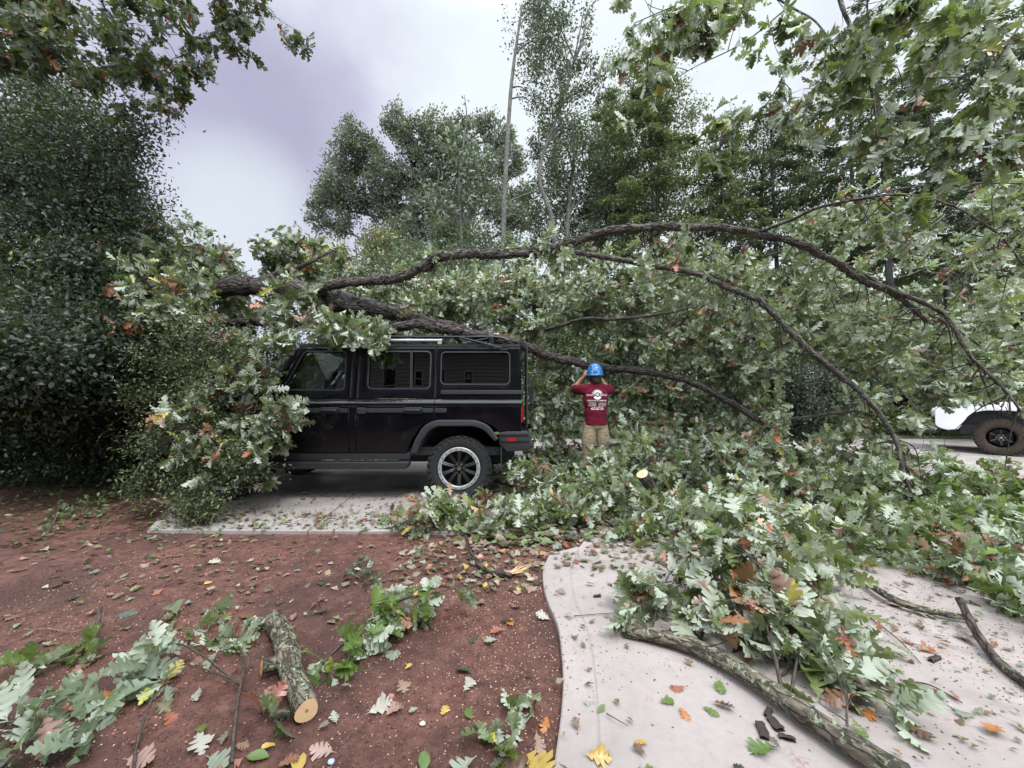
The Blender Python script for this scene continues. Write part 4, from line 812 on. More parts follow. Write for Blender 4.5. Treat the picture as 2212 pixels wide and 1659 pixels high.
def wheel(root, x, y, z, side, RT, rim_col='grey_metal', tyre='rubber', spokes=10, rr=.265, wd=.26, beadlock=True):
    """one wheel as a part with rim, spokes and hub under it; side=-1 faces the camera side"""
    s = side; tb = MB(); h = wd / 2
    lathe(tb, [(rr-.01, -h*.55), (rr+.012, -h*.92), (rr+.045, -h*1.02), (RT-.055, -h*1.03), (RT-.022, -h*.94), (RT-.010, -h*.7), (RT-.008, 0), (RT-.010, h*.7), (RT-.022, h*.94), (RT-.055, h*1.03), (rr+.045, h*1.02), (rr, h*.8)], 0, 0, 64)
    rg = np.random.default_rng(3); nl = 30
    for i in range(nl):
        for row, yy in ((0, -h*.86), (1, -h*.42), (2, 0), (3, h*.42), (4, h*.86)):
            a = 2*math.pi*(i + .5*(row % 2) + rg.uniform(-.08, .08))/nl; ro = np.array([(math.cos(a), 0, -math.sin(a)), (0, 1, 0), (math.sin(a), 0, math.cos(a))]).T
            rad_ = RT - .004; cpos = (rad_*math.sin(a), yy, rad_*math.cos(a)); tb.box(cpos, (.050 if row in (0, 4) else .058, h*.34, .018), ro, .9)
        a = 2*math.pi*(i+.25)/nl; ro = np.array([(math.cos(a), 0, -math.sin(a)), (0, 1, 0), (math.sin(a), 0, math.cos(a))]).T   # shoulder lugs down the sidewall
        for sg in (-1, 1): tb.box(((RT-.036)*math.sin(a), sg*h*1.0, (RT-.036)*math.cos(a)), (.034, .020, .04), ro, .85)
    place = lambda mb: setattr(mb, 'v', [v * (1, 1, 1) + np.array((x, y, z)) for v in mb.v])
    place(tb); w_ = part(tb, 'wheel', tyre, root, 40)
    yo = s * h * .98
    rb = MB(); lathe(rb, [(rr-.012, -s*h*.5), (rr-.035, -s*h*.2), (rr-.04, s*h*.35), (rr-.05, s*h*.5), (rr-.05, s*h*.3), (rr-.06, -s*h*.2), (.07, -s*h*.25)], 0, 0, 56); place(rb); part(rb, 'rim', 'dark_metal', w_)
    if beadlock:
        rb = MB(); lathe(rb, [(rr-.046, yo-s*.03), (rr-.044, yo-s*.002), (rr-.038, yo+s*.004), (rr-.006, yo+s*.004), (rr+.002, yo-s*.004), (rr+.004, yo-s*.03)], 0, 0, 64)
        place(rb); ring = part(rb, 'beadlock_ring', rim_col, w_)
        if side < 0:
            bb = MB(); bb.cyl((0, s*.003, 0), (0, s*.009, 0), .0068, 8); b0 = part(bb, 'bolt', 'dark_metal', ring)
            for i in range(22):
                a = 2*math.pi*i/22; bo = b0 if i == 0 else b0.copy()
                if i: C.objects.link(bo)
                bo.location = (x + (rr-.022)*math.cos(a), y + yo, z + (rr-.022)*math.sin(a))
    sp = MB()
    for i in range(spokes):
        a = 2*math.pi*(i + .5)/spokes
        for da in (-.05, .05):
            A = np.array((.075*math.cos(a+da*2), s*h*.55, .075*math.sin(a+da*2))); B = np.array(((rr-.045)*math.cos(a+da), s*h*.78, (rr-.045)*math.sin(a+da))); sp.tube([A, (A+B)/2 + (0, s*.012, 0), B], [.014, .012, .012], 6)
    sp.cyl((0, s*h*.1, 0), (0, s*h*.62, 0), .082, 28); place(sp); part(sp, 'spokes', 'dark_metal', w_)
    hb = MB(); hb.cyl((0, s*h*.62, 0), (0, s*h*.92, 0), .034, 20, .026)
    for i in range(6): a = 2*math.pi*i/6; hb.cyl((.058*math.cos(a), s*h*.62, .058*math.sin(a)), (.058*math.cos(a), s*h*.78, .058*math.sin(a)), .011, 6)
    place(hb); part(hb, 'hub', 'chrome', w_); return w_

# ================================================================== BLACK OFF-ROADER (front points to -x; near side is local y = -.95)
SX = -.675; SYN = 4.86
car = empty('off_road_car', (SX, SYN + .95, .022), 'boxy black off-road car half buried under the fallen oak, parked on the concrete slab', 'car', rz=R(0.6))
W = .95
def lean(v):
    v = v.copy(); z = v[:, 2]; s_ = np.sign(v[:, 1]); v[:, 1] -= s_ * np.where(z > 1.25, (z - 1.25) * .115 + .035, np.where(z < .75, (.75 - z) * .06, -.0)); return v
zt = 1.965
arch = lambda cx: [(cx-.60, .585), (cx-.545, .76), (cx-.43, .93), (cx-.32, .985), (cx+.27, .985), (cx+.40, .92), (cx+.49, .78)]
for side in (1, -1):
    Y0 = -W
    def panel(name, low, up, holes, belt, label=None):
        mb = MB()
        if low: put_plate(mb, low, [], Y0 + .015, .03, .006, lean, side)
        if up: put_plate(mb, up, holes, Y0 + .015, .03, .006, lean, side)
        if belt:                                            # shoulder ledge that catches the sky
            x0, x1 = belt; n = 10; pr = [(.004, 1.160), (-.008, 1.175), (-.016, 1.194), (-.014, 1.214), (-.004, 1.234), (.012, 1.251), (.030, 1.264), (.052, 1.273), (.052, 1.16)]
            A = np.array([[(x, (Y0 + a) * side, z) for x in (x0, x1)] for a, z in pr]); mb.grid(A)
            mb.add([( x0, (Y0+a)*side, z) for a, z in pr], None, [(0, i, i+1) for i in range(1, 8)]); mb.add([(x1, (Y0+a)*side, z) for a, z in pr], None, [(0, i, i+1) for i in range(1, 8)])
        return part(mb, name, 'black_paint', car, 30, label)
    fd = panel('front_door', rpoly([(-2.39, .60), (-1.385, .60), (-1.385, 1.20), (-2.39, 1.20)], .02), rpoly([(-2.36, 1.27), (-1.385, 1.27), (-1.385, 1.935), (-2.07, 1.935)], .02), [rpoly([(-2.245, 1.385), (-1.475, 1.385), (-1.475, 1.875), (-2.01, 1.875)], .05)], (-2.39, -1.385))
    panel('pillar', rrect(-1.378, -1.298, .60, 1.20, .01), rrect(-1.378, -1.298, 1.27, 1.935, .01), [], (-1.378, -1.298))
    rd = panel('rear_door', rpoly([(-1.291, .60), (-.66, .60), (-.60, .74), (-.47, .94), (-.315, 1.0), (-.315, 1.20), (-1.291, 1.20)], .015), rrect(-1.291, -.315, 1.27, 1.935, .015), [rrect(-1.175, -.385, 1.40, 1.878, .055)], (-1.291, -.315))
    qp = panel('quarter_panel', rpoly([(-.308, 1.0), (.27, 1.0), (.42, .93), (.52, .83), (.78, .83), (.79, 1.20), (-.308, 1.20)], .012), rpoly([(-.308, 1.27), (.79, 1.27), (.775, 1.935), (-.308, 1.935)], .015), [rrect(-.245, .635, 1.455, 1.872, .05)], (-.308, .79))
    ff = panel('front_fender', rpoly([(-3.62, .80), (-3.42, .80), (-3.34, .95), (-3.2, 1.0), (-2.66, 1.0), (-2.52, .93), (-2.44, .76), (-2.397, .60), (-2.397, 1.20), (-3.60, 1.20)], .012), None, [], (-3.60, -2.397))
    # glass, set behind the openings
    def pane(poly, m, parent, name='window'):
        mb = MB(); put_plate(mb, poly, [], Y0 + .026, .006, .001, lean, side); w_ = part(mb, name, m, parent); return w_
    pane(rpoly([(-2.28, 1.36), (-1.45, 1.36), (-1.45, 1.90), (-2.03, 1.90)], .05), 'glass', fd); pane(rrect(-1.20, -.36, 1.375, 1.90, .05), 'tinted_glass', rd); pane(rrect(-.27, .66, 1.43, 1.90, .05), 'tinted_glass', qp)
    def seal(outer, inner, parent):
        mb = MB(); put_plate(mb, outer, [inner], Y0 + .004, .012, .004, lean, side); part(mb, 'window_seal', 'black_plastic', parent)
    seal(rpoly([(-2.262, 1.372), (-1.462, 1.372), (-1.462, 1.888), (-2.018, 1.888)], .06), rpoly([(-2.238, 1.390), (-1.48, 1.390), (-1.48, 1.870), (-2.006, 1.870)], .048), fd)
    seal(rrect(-1.188, -.372, 1.387, 1.891, .065), rrect(-1.168, -.392, 1.407, 1.871, .05), rd); seal(rrect(-.255, .645, 1.445, 1.882, .06), rrect(-.238, .628, 1.462, 1.865, .046), qp)
    mb = MB(); mb.box((-.62, side*(Y0+.0)-side*(-.052), 1.64), (.03, .012, .50)); part(mb, 'window_divider', 'black_plastic', rd)
    # waist trim rail under the shoulder, handles, hinge cover, drain covers
    for (x0, x1, par) in ((-2.3, -1.40, fd), (-1.285, -.33, rd)):
        mb = MB(); put_plate(mb, rrect(x0, x1, 1.095, 1.150, .012), [], Y0 - .002, .016, .004, None, side); part(mb, 'trim_rail', 'black_plastic', par)
    mb = MB(); put_plate(mb, rrect(-.308, -.16, 1.095, 1.150, .012), [], Y0 - .002, .016, .004, None, side); part(mb, 'trim_rail', 'black_plastic', qp)
    for x, par in ((-1.62, fd), (-.58, rd)):
        mb = MB(); put_plate(mb, rrect(x-.125, x+.125, 1.085, 1.165, .03), [], Y0 - .006, .018, .005, None, side); h_ = part(mb, 'handle_recess', 'black_plastic', par)
        mb = MB(); Yh = side * (Y0 - .036); mb.tube(smooth([(x-.105, side*(Y0-.012), 1.125), (x-.085, Yh, 1.125), (x+.07, Yh, 1.125), (x+.09, side*(Y0-.012), 1.125)], 4), .014, 8); mb.cyl((x+.105, side*(Y0-.012), 1.125), (x+.105, side*(Y0-.026), 1.125), .02, 14); part(mb, 'door_handle', 'dark_metal', par)
    mb = MB(); put_plate(mb, rrect(-1.28, -1.17, 1.08, 1.16, .02), [], Y0 - .012, .03, .006, None, side); part(mb, 'hinge_cover', 'black_plastic', rd)
    for x, par in ((-1.94, fd), (-1.58, fd), (-1.235, rd), (-1.05, rd), (-.71, rd)):
        mb = MB(); put_plate(mb, rrect(x-.045, x+.045, .755, .815, .01), [], Y0 + .014, .014, .004, None, side); part(mb, 'drain_cover', 'dark_metal', par)
    mb = MB(); put_plate(mb, rrect(-.24, .82, 1.325, 1.378, .012), [], Y0 + .028, .022, .005, None, side); part(mb, 'tie_rail', 'black_plastic', qp)
    # flared wheel arches
    for cx in (0, -2.92):
        op = [(cx-.60, .585), (cx-.55, .75), (cx-.44, .935), (cx-.30, 1.005), (cx+.22, 1.005), (cx+.38, .935), (cx+.47, .80), (cx+.50, .775)]
        ip = [(x_ * 1.0, z_) for x_, z_ in [(cx+.455, .735), (cx+.40, .79), (cx+.31, .885), (cx+.19, .925), (cx-.27, .925), (cx-.37, .87), (cx-.465, .735), (cx-.515, .585)]]
        mb = MB(); put_plate(mb, rpoly(op + ip, [.01, .05, .08, .08, .08, .08, .03, .01, .01, .03, .06, .08, .08, .06, .05, .01]), [], Y0 - .018, .085, .014, None, side); part(mb, 'wheel_arch', 'black_plastic', car, 40)
        mb = MB(); A = np.array([[(x_, side*yy, z_) for yy in (-.93, -.45)] for x_, z_ in ip]); mb.grid(A); mb.add([(x_, side*.45, z_) for x_, z_ in ip], None, [(0, i, i+1) for i in range(1, 7)]); part(mb, 'arch_liner', 'interior', car)
    # sill and side step
    mb = MB(); put_plate(mb, rrect(-2.40, -.62, .505, .592, .01), [], Y0 + .045, .04, .006, None, side); part(mb, 'sill', 'black_plastic', car)
    mb = MB(); put_plate(mb, rpoly([(-2.36, .405), (-.64, .405), (-.60, .49), (-2.40, .49)], .02), [], Y0 - .005, .15, .012, None, side); st_ = part(mb, 'side_step', 'black_plastic', car)
    mb = MB(); 
    for x0, x1 in ((-2.3, -1.55), (-1.45, -.72)): mb.box(((x0+x1)/2, side*(Y0-.01), .497), (x1-x0, .10, .010))
    part(mb, 'step_tread', 'dark_metal', st_)
    mb = MB(); put_plate(mb, rrect(-2.46, -2.42, .30, .56, .01), [], Y0 + .12, .26, .004, None, side); part(mb, 'mud_flap', 'rubber', car)
    mb = MB(); put_plate(mb, rrect(.52, .54, .36, .66, .005), [], Y0 + .12, .24, .004, None, side); part(mb, 'mud_flap', 'rubber', car)
    wheel(car, 0, side*(-.83), .395, -side, .40); wheel(car, -2.92, side*(-.83), .395, -side, .40)
    # mirror
    mb = MB(); put_plate(mb, rrect(-2.44, -2.36, 1.40, 1.63, .025), [], Y0 - .16, .17, .02, None, side); mi_ = part(mb, 'mirror', 'black_plastic', car); mb = MB(); mb.tube([(-2.38, side*(Y0+.01), 1.38), (-2.40, side*(Y0-.12), 1.42)], .018, 8); part(mb, 'mirror_arm', 'black_plastic', mi_)
    # roof rail + gutter
    mb = MB(); mb.box((-.66, side*(Y0+.13), 1.958), (2.86, .035, .022)); mb.box((-.66, side*(Y0+.15), 1.975), (2.86, .03, .016)); part(mb, 'gutter', 'black_plastic', car)
    mb = MB(); mb.tube([(-2.0, side*(Y0+.17), 2.035), (-.25, side*(Y0+.17), 2.035)], .019, 10); 
    for x in (-1.95, -1.15, -.28): mb.box((x, side*(Y0+.17), 2.01), (.05, .03, .07))
    part(mb, 'roof_rail', 'grey_metal', car)
# roof, pillars, hood, ends
def loft(prof_y, xs_z, mb):
    A = np.array([[(x, y * wdt, z + c * (1 - y * y)) for y in prof_y] for x, z, wdt, c in xs_z]); mb.grid(A)
mb = MB(); py_ = np.linspace(-1, 1, 21); loft(py_, [(-2.10, 1.93, .80, .02), (-2.08, 1.965, .815, .035), (-1.9, 1.975, .82, .045), (.6, 1.975, .82, .045), (.76, 1.955, .815, .035), (.79, 1.90, .80, .02)], mb)
for y in np.linspace(-.6, .6, 7): mb.box((-.65, y, 2.018 - abs(y)*.03), (2.5, .035, .012))
part(mb, 'roof', 'black_paint', car)
rk = MB()                                                       # roof platform: side tubes, cross slats
for sy in (-.66, .66): rk.tube(smooth([(-1.85, sy, 2.075), (-1.75, sy, 2.10), (-.2, sy, 2.10), (.45, sy, 2.10), (.62, sy, 2.055)], 4), .018, 8)
for x in np.linspace(-1.7, .45, 9): rk.box((x, 0, 2.095), (.055, 1.30, .016))
for x in (-1.6, -.6, .4):
    for sy in (-.68, .68): rk.box((x, sy, 2.035), (.05, .03, .12))
part(rk, 'roof_rack', 'dark_metal', car)
mb = MB(); mb.tube(smooth([(-.02, -.80, 2.075), (.12, -.835, 2.035), (.30, -.865, 1.985), (.60, -.93, 1.895)], 4), .013, 8); mb.box((.56, -.925, 1.905), (.10, .02, .035)); part(mb, 'bent_roof_bar', 'dark_metal', car, label='black roof bar bent down over the rear side window')
mb = MB(); mb.tube([(.02, -.86, 1.985), (.36, -.80, 2.065)], [.010, .006], 6); o_ = part(mb, 'bent_strip', 'dark_metal', car)
for sy in (-1, 1):
    mb = MB(); mb.tube([(-2.50, sy*.87, 1.27), (-2.10, sy*.80, 1.93)], .035, 8); part(mb, 'windshield_pillar', 'black_paint', car)
mb = MB(); A = np.array([[(x, y, z) for y in np.linspace(-w_, w_, 9)] for x, z, w_ in ((-2.50, 1.27, .85), (-2.10, 1.93, .78))]); mb.grid(A); part(mb, 'windshield', 'glass', car)
mb = MB(); loft(py_, [(-3.64, 1.00, .78, .0), (-3.63, 1.16, .84, .02), (-3.55, 1.225, .86, .03), (-2.55, 1.265, .88, .03), (-2.47, 1.28, .88, .02), (-2.45, 1.18, .88, 0)], mb); part(mb, 'hood', 'black_paint', car)
mb = MB(); mb.box((-3.66, 0, .98), (.05, 1.30, .34)); gr_ = part(mb, 'grille', 'black_plastic', car); mb = MB()
for z in np.linspace(.86, 1.10, 6): mb.box((-3.69, 0, z), (.02, 1.0, .02))
part(mb, 'grille_bar', 'dark_metal', gr_)
for sy in (-.70, .70):
    mb = MB(); mb.cyl((-3.62, sy, .99), (-3.70, sy, .99), .10, 28); h_ = part(mb, 'headlight', 'dark_metal', car); mb = MB(); mb.ell((-3.70, sy, .99), (.02, .085, .085)); part(mb, 'lens', 'clear_lens', h_)
mb = MB(); put_plate(mb, rrect(-.93, .93, .56, .78, .04), [], -3.74, .18, .03); mb.v = [np.stack([v[:, 1], v[:, 0], v[:, 2]], 1) for v in mb.v]; part(mb, 'front_bumper', 'black_plastic', car)
# rear face, bumper with red reflector, tail lamp, ladder, spare wheel
mb = MB(); A = [( .785, y, z) for y, z in ((-.945, .80), (.945, .80), (.945, 1.25), (.84, 1.93), (-.84, 1.93), (-.945, 1.25))]; mb.add(A, None, [(0, 1, 2), (0, 2, 5), (5, 2, 3), (5, 3, 4)]); part(mb, 'rear_wall', 'black_paint', car)
mb = MB(); pr = [(.50, .70), (.50, .845), (.60, .860), (.86, .860), (.905, .80), (.905, .735), (.93, .72), (.93, .665), (.86, .62), (.60, .60), (.56, .64)]
for sy in (-1, 1): put_plate(mb, rpoly(pr, .02), [], sy*.86, .20, .02)
mb.box((.80, 0, .72), (.16, 1.5, .20)); rbp = part(mb, 'rear_bumper', 'black_plastic', car, 30)
for z_ in (.845, .765): 
    mb = MB(); mb.box((.70, -.968, z_ - .03), (.36, .008, .012)); part(mb, 'bumper_groove', 'dark_metal', rbp)
for sy in (-1, 1):
    mb = MB(); mb.box((.66, sy*.965, .758), (.115, .014, .034)); part(mb, 'reflector', 'red_lens', rbp)
    mb = MB(); mb.box((.80, sy*.80, 1.08), (.03, .12, .22)); part(mb, 'tail_light', 'red_lens', car)
mb = MB()
for y in (-.80, -.55): mb.tube([(.86, y, .9), (.86, y, 1.95), (.78, y, 2.06)], .014, 8)
for z_ in np.linspace(1.05, 1.85, 4): mb.tube([(.86, -.80, z_), (.86, -.55, z_)], .012, 6)
part(mb, 'ladder', 'dark_metal', car)
mb = MB(); lathe(mb, [(.24, -.10), (.36, -.12), (.39, -.09), (.39, .09), (.36, .12), (.24, .10), (.10, .04)], 0, 0, 40); mb.v = [np.stack([v[:, 1] + .88, v[:, 0] + .35, v[:, 2] + 1.18], 1) for v in mb.v]; part(mb, 'spare_wheel', 'rubber', car)
# floor, chassis, axles, seats, dashboard
mb = MB(); mb.box((-1.35, 0, .60), (4.1, 1.72, .10)); mb.box((-1.4, -.45, .48), (4.2, .10, .14)); mb.box((-1.4, .45, .48), (4.2, .10, .14)); part(mb, 'chassis', 'interior', car)
mb = MB(); 
for x in (0, -2.92): mb.cyl((x, -.75, .395), (x, .75, .395), .05, 10); mb.ell((x, .1, .39), (.16, .18, .15))
mb.tube([(-2.2, .55, .42), (-.3, .55, .42), (.75, .55, .45)], .04, 8); part(mb, 'axle', 'dark_metal', car)
mb = MB(); mb.box((-3.0, 0, .9), (1.0, 1.4, .5)); part(mb, 'engine', 'interior', car)
for (x, y) in ((-1.75, -.42), (-1.75, .42), (-.85, -.42), (-.85, .42), (-.85, 0)):
    mb = MB(); mb.box((x, y, .95), (.50, .48, .22), None, .9); th_ = R(-14); ro = np.array([(math.cos(th_), 0, math.sin(th_)), (0, 1, 0), (-math.sin(th_), 0, math.cos(th_))]); mb.box((x + .30, y, 1.27), (.14, .46, .58), ro, .85); mb.ell((x + .39, y, 1.63), (.055, .13, .085)); part(mb, 'seat', 'interior', car)
mb = MB(); mb.box((-2.35, 0, 1.20), (.30, 1.6, .26), None, .8); part(mb, 'dashboard', 'interior', car)
mb = MB(); th = np.linspace(0, 2*math.pi, 25); mb.tube([( -2.08 + .08*math.sin(a), -.42 + .18*math.cos(a), 1.30 + .17*math.sin(a)) for a in th], .014, 6, False); mb.tube([(-2.08, -.42, 1.30), (-2.3, -.42, 1.2)], .025, 6); part(mb, 'steering_wheel', 'interior', car)

mb = MB(); rg = np.random.default_rng(66)                          # sawdust and leaf crumbs lying on ledge, sill and step
for _ in range(420):
    k = rg.integers(0, 3); x = rg.normal(-.83, .13) if k < 2 else rg.uniform(-1.7, -.75); y, z = ((-.925, 1.268) if k == 0 else (-.95, 1.24) if k == 1 else (-.965, .505))
    q = rg.uniform(.002, .0065); mb.box((x, y - rg.uniform(-.012, .008), z + rg.uniform(0, .003)), (q, q * rg.uniform(.5, 1.5), q * .5))
mb.build('sawdust', M_('sawdust', (.50, .42, .30), .9, .1), car, False)
# ================================================================== WHITE PICKUP (front third only is in view; local front points to -x)
tk = empty('pickup_truck', (11.6, 9.2, .022), 'white pickup truck at the right edge, parked on the driveway behind the fallen crown', 'truck', rz=R(-50))
def tplate(name, outer, y, th, m, par=tk, bev=.02, fn=None):
    mb = MB(); put_plate(mb, outer, [], y, th, bev, fn); return part(mb, name, m, par, 30)
fen = [(-.98, .60), (-.98, 1.06), (-.90, 1.15), (1.25, 1.24), (1.25, .52), (.62, .52), (.55, .75), (.40, .93), (.20, 1.0), (-.25, 1.0), (-.45, .90), (-.56, .66), (-.62, .55), (-.80, .52)]
for y in (-.90, .90): tplate('fender', rpoly(fen, [.08, .12, .12, .02, .02, .02, .06, .10, .12, .12, .10, .06, .03, .05]), y, .14, 'white_paint')
mb = MB(); loft(np.linspace(-1, 1, 15), [(-1.0, .85, .78, .0), (-.98, 1.06, .82, .02), (-.90, 1.16, .86, .04), (.1, 1.24, .87, .05), (1.15, 1.28, .87, .05)], mb); part(mb, 'hood', 'white_paint', tk)
tplate('front_door', rrect(1.27, 2.25, .50, 1.26, .03), -.92, .08, 'white_paint'); tplate('front_door', rrect(1.27, 2.25, .50, 1.26, .03), .92, .08, 'white_paint')
tplate('rear_door', rrect(2.27, 3.1, .50, 1.26, .03), -.92, .08, 'white_paint'); 
for y in (-1, 1): tplate('truck_bed', rpoly([(3.15, .55), (3.3, .55), (3.45, .95), (4.05, .95), (4.2, .55), (4.8, .55), (4.8, 1.32), (3.15, 1.32)], .05), y*.91, .12, 'white_paint')
mb = MB(); loft(np.linspace(-1, 1, 15), [(1.2, 1.26, .84, .02), (1.85, 1.82, .70, .04), (3.0, 1.84, .70, .04), (3.12, 1.30, .82, .02)], mb); cb = part(mb, 'cab', 'white_paint', tk)
mb = MB(); A = np.array([[(x, y*w_, z) for y in np.linspace(-1, 1, 7)] for x, z, w_ in ((1.24, 1.33, .76), (1.78, 1.79, .64))]); mb.grid(A); part(mb, 'windshield', 'tinted_glass', tk)
for y in (-1, 1):
    mb = MB(); A = [(1.35, y*.86, 1.30), (3.0, y*.85, 1.30), (2.9, y*.72, 1.76), (1.85, y*.72, 1.76)]; mb.add(A, [(0, 1, 2, 3)]); part(mb, 'side_window', 'tinted_glass', tk)
mb = MB(); mb.box((-1.03, 0, .88), (.06, 1.25, .34)); gl_ = part(mb, 'grille', 'black_plastic', tk)
mb = MB(); 
for z in (.78, .88, .98): mb.box((-1.065, 0, z), (.02, 1.15, .03))
part(mb, 'grille_bar', 'chrome', gl_)
for y in (-.76, .76):
    mb = MB(); mb.ell((-.99, y, .93), (.07, .16, .12)); hl = part(mb, 'headlight', 'clear_lens', tk); mb = MB(); mb.ell((-.955, y, .93), (.06, .175, .135)); part(mb, 'headlight_housing', 'black_plastic', hl)
mb = MB(); put_plate(mb, rrect(-.98, .98, .42, .68, .07), [], -1.06, .20, .04); mb.v = [np.stack([v[:, 1], v[:, 0], v[:, 2]], 1) for v in mb.v]; part(mb, 'front_bumper', 'black_plastic', tk)
mb = MB(); mb.box((2.0, 0, .55), (5.2, 1.6, .22)); mb.box((0, 0, .75), (1.5, 1.45, .5)); part(mb, 'chassis', 'interior', tk)
for (x, y) in ((0, -1), (0, 1), (3.75, -1), (3.75, 1)): wheel(tk, x, y*.84, .40, y, .405, 'dark_metal', 'muddy_rubber', 6, .225, .27, False)

# ================================================================== HOUSE BEHIND THE PHOTOGRAPHER (seen mirrored in the car's windows)
hs = empty('house', (-2.5, -2.3, 0), 'grey clapboard house behind the photographer, mirrored in the windows of the black car', 'house')
M_('dark_reflection_base', (.03, .025, .022), .9, .2); M_('siding', (.24, .24, .24), .7, .3, nscale=6, namp=.15); M_('trim', (.34, .34, .33), .6, .3); M_('roof_shingle', (.07, .065, .06), .85, .2, nscale=30, namp=.5)
mb = MB(); XA, XB = -6.5, 6.0
wins = [(-2.6, -1.4, 2.5, 4.0), (.55, 1.15, 3.2, 3.8)]
for z in np.arange(1.05, 5.2, .17):
    xs_ = XA
    for wx0, wx1, wz0, wz1 in sorted(wins) + [(XB, XB, 0, 9)]:
        if z + .17 > wz0 and z < wz1 and wx0 > xs_: mb.add([(xs_, .03, z), (wx0, .03, z), (wx0, .005, z+.18), (xs_, .005, z+.18)], [(1, 0, 3, 2)]); mb.add([(xs_, .03, z), (wx0, .03, z), (wx0, 0, z), (xs_, 0, z)], [(0, 1, 2, 3)]); xs_ = wx1
mb.box((-.25, -2.7, 3.1), (12.5, 5.3, 4.15)); part(mb, 'wall', 'siding', hs); mb = MB(); mb.box((-.25, -2.66, .52), (12.46, 5.4, 1.05)); part(mb, 'dark_reflection_base', 'dark_reflection_base', hs)  # dark lower wall is added so the car doors mirror black
for wx0, wx1, wz0, wz1 in wins:
    mb = MB(); put_plate(mb, rrect(wx0-.1, wx1+.1, wz0-.1, wz1+.1, .005), [rrect(wx0, wx1, wz0, wz1, .005)], .05, .06, .004); mb.box(((wx0+wx1)/2, .04, (wz0+wz1)/2), (wx1-wx0, .03, .04)); wf = part(mb, 'window', 'trim', hs)
    mb = MB(); mb.box(((wx0+wx1)/2, .012, (wz0+wz1)/2), (wx1-wx0, .01, wz1-wz0)); part(mb, 'pane', 'tinted_glass', wf)
mb = MB(); A = np.array([[(x, y, z) for x in (XA - .4, XB + .4)] for y, z in ((.6, 5.1), (.6, 5.28), (-2.7, 7.0), (-6.1, 5.2), (-6.1, 5.05), (.6, 5.1))]); mb.grid(A); part(mb, 'roof', 'roof_shingle', hs)
for x in (XA + .06, XB - .06): mb = MB(); mb.box((x, .045, 3.1), (.14, .05, 4.1)); part(mb, 'corner_board', 'trim', hs)

# ================================================================== PERSON
def voxel(mb, name, m, parent, vs=.009, sm=3, col=None):
    o = mb.build('tmp', M['trim']); md = o.modifiers.new('r', 'REMESH'); md.mode = 'VOXEL'; md.voxel_size = vs; md.use_smooth_shade = True
    s2 = o.modifiers.new('s', 'SMOOTH'); s2.iterations = sm; s2.factor = .5
    dg = bpy.context.evaluated_depsgraph_get(); me = bpy.data.meshes.new_from_object(o.evaluated_get(dg)); me.name = name; bpy.data.objects.remove(o)
    me.materials.clear(); me.materials.append(M[m] if isinstance(m, str) else m); me.polygons.foreach_set('use_smooth', np.ones(len(me.polygons), bool)); return link(name, me, parent)
def cap(mb, pts, rad, k=14):
    p = smooth(pts, 4) if len(pts) > 2 else np.array(pts, float); r = np.interp(np.linspace(0, 1, len(p)), np.linspace(0, 1, len(rad)), rad); mb.tube(p, r, k); mb.ell(p[0], (r[0],)*3, 12, 8); mb.ell(p[-1], (r[-1],)*3, 12, 8)
M_('skin', (.42, .22, .15), .55, .4, nscale=30, namp=.1); M_('hair', (.02, .014, .011), .6, .3, bump=.004, bscale=200)
m, t, o = mat('maroon_cotton'); g = NT(t); co = g.n('ShaderNodeTexCoord').outputs['Object']
wr = g.noise(g.mapping(co, (1, 1, 4.5)), 6, 4, .6, .6)
c = g.mix(g.noise(co, 12, 4), (.105, .006, .018), (.155, .012, .03)); g.l(g.bsdf(c, .85, .15, 0, g.bump(g.math('ADD', wr, g.math('MULTIPLY', g.noise(co, 600, 2), .05)), .8, .035)), o.inputs[0]); M['shirt'] = m
m, t, o = mat('khaki_cotton'); g = NT(t); co = g.n('ShaderNodeTexCoord').outputs['Object']
c = g.mix(g.noise(co, 9, 5, .65), (.25, .19, .125), (.42, .34, .24)); g.l(g.bsdf(c, .85, .15, 0, g.bump(g.noise(g.mapping(co, (1, 1, 2.5)), 9, 4, .6, .8), .9, .04)), o.inputs[0]); M['khaki'] = m
M_('leather_boot', (.13, .07, .045), .6, .4, nscale=20, namp=.4, bump=.003); M_('print_white', (.78, .76, .76), .8, .2); M_('blue_shell', (.022, .16, .42), .28, .5, coat=.6, nscale=20, namp=.12)
M_('blue_dark', (.015, .07, .20), .5, .4); M_('belt', (.02, .018, .016), .6, .4)
PX = (1286 - CX) / F * 5.38
pe = empty('person', (PX, 5.38, .022), 'person in blue helmet, maroon T-shirt and khaki trousers, seen from behind, hands raised', 'person', rz=R(2))
b = MB()                                                        # body: facing +y, back to the camera
b.ell((0, .03, 1.585), (.078, .095, .112), 20, 14); b.ell((0, .075, 1.545), (.058, .06, .075)); b.ell((0, .125, 1.565), (.014, .022, .022)); b.ell((0, .10, 1.52), (.03, .03, .012))
for s in (-1, 1): b.ell((s*.080, .03, 1.575), (.012, .022, .032)); b.ell((s*.03, .112, 1.60), (.014, .008, .009))
cap(b, [(0, -.005, 1.40), (0, .01, 1.50)], [.062, .056])
b.ell((0, 0, 1.27), (.165, .105, .20), 20, 12); b.ell((0, .0, 1.06), (.13, .09, .15), 20, 12); b.ell((0, -.005, .93), (.135, .09, .11), 20, 12)
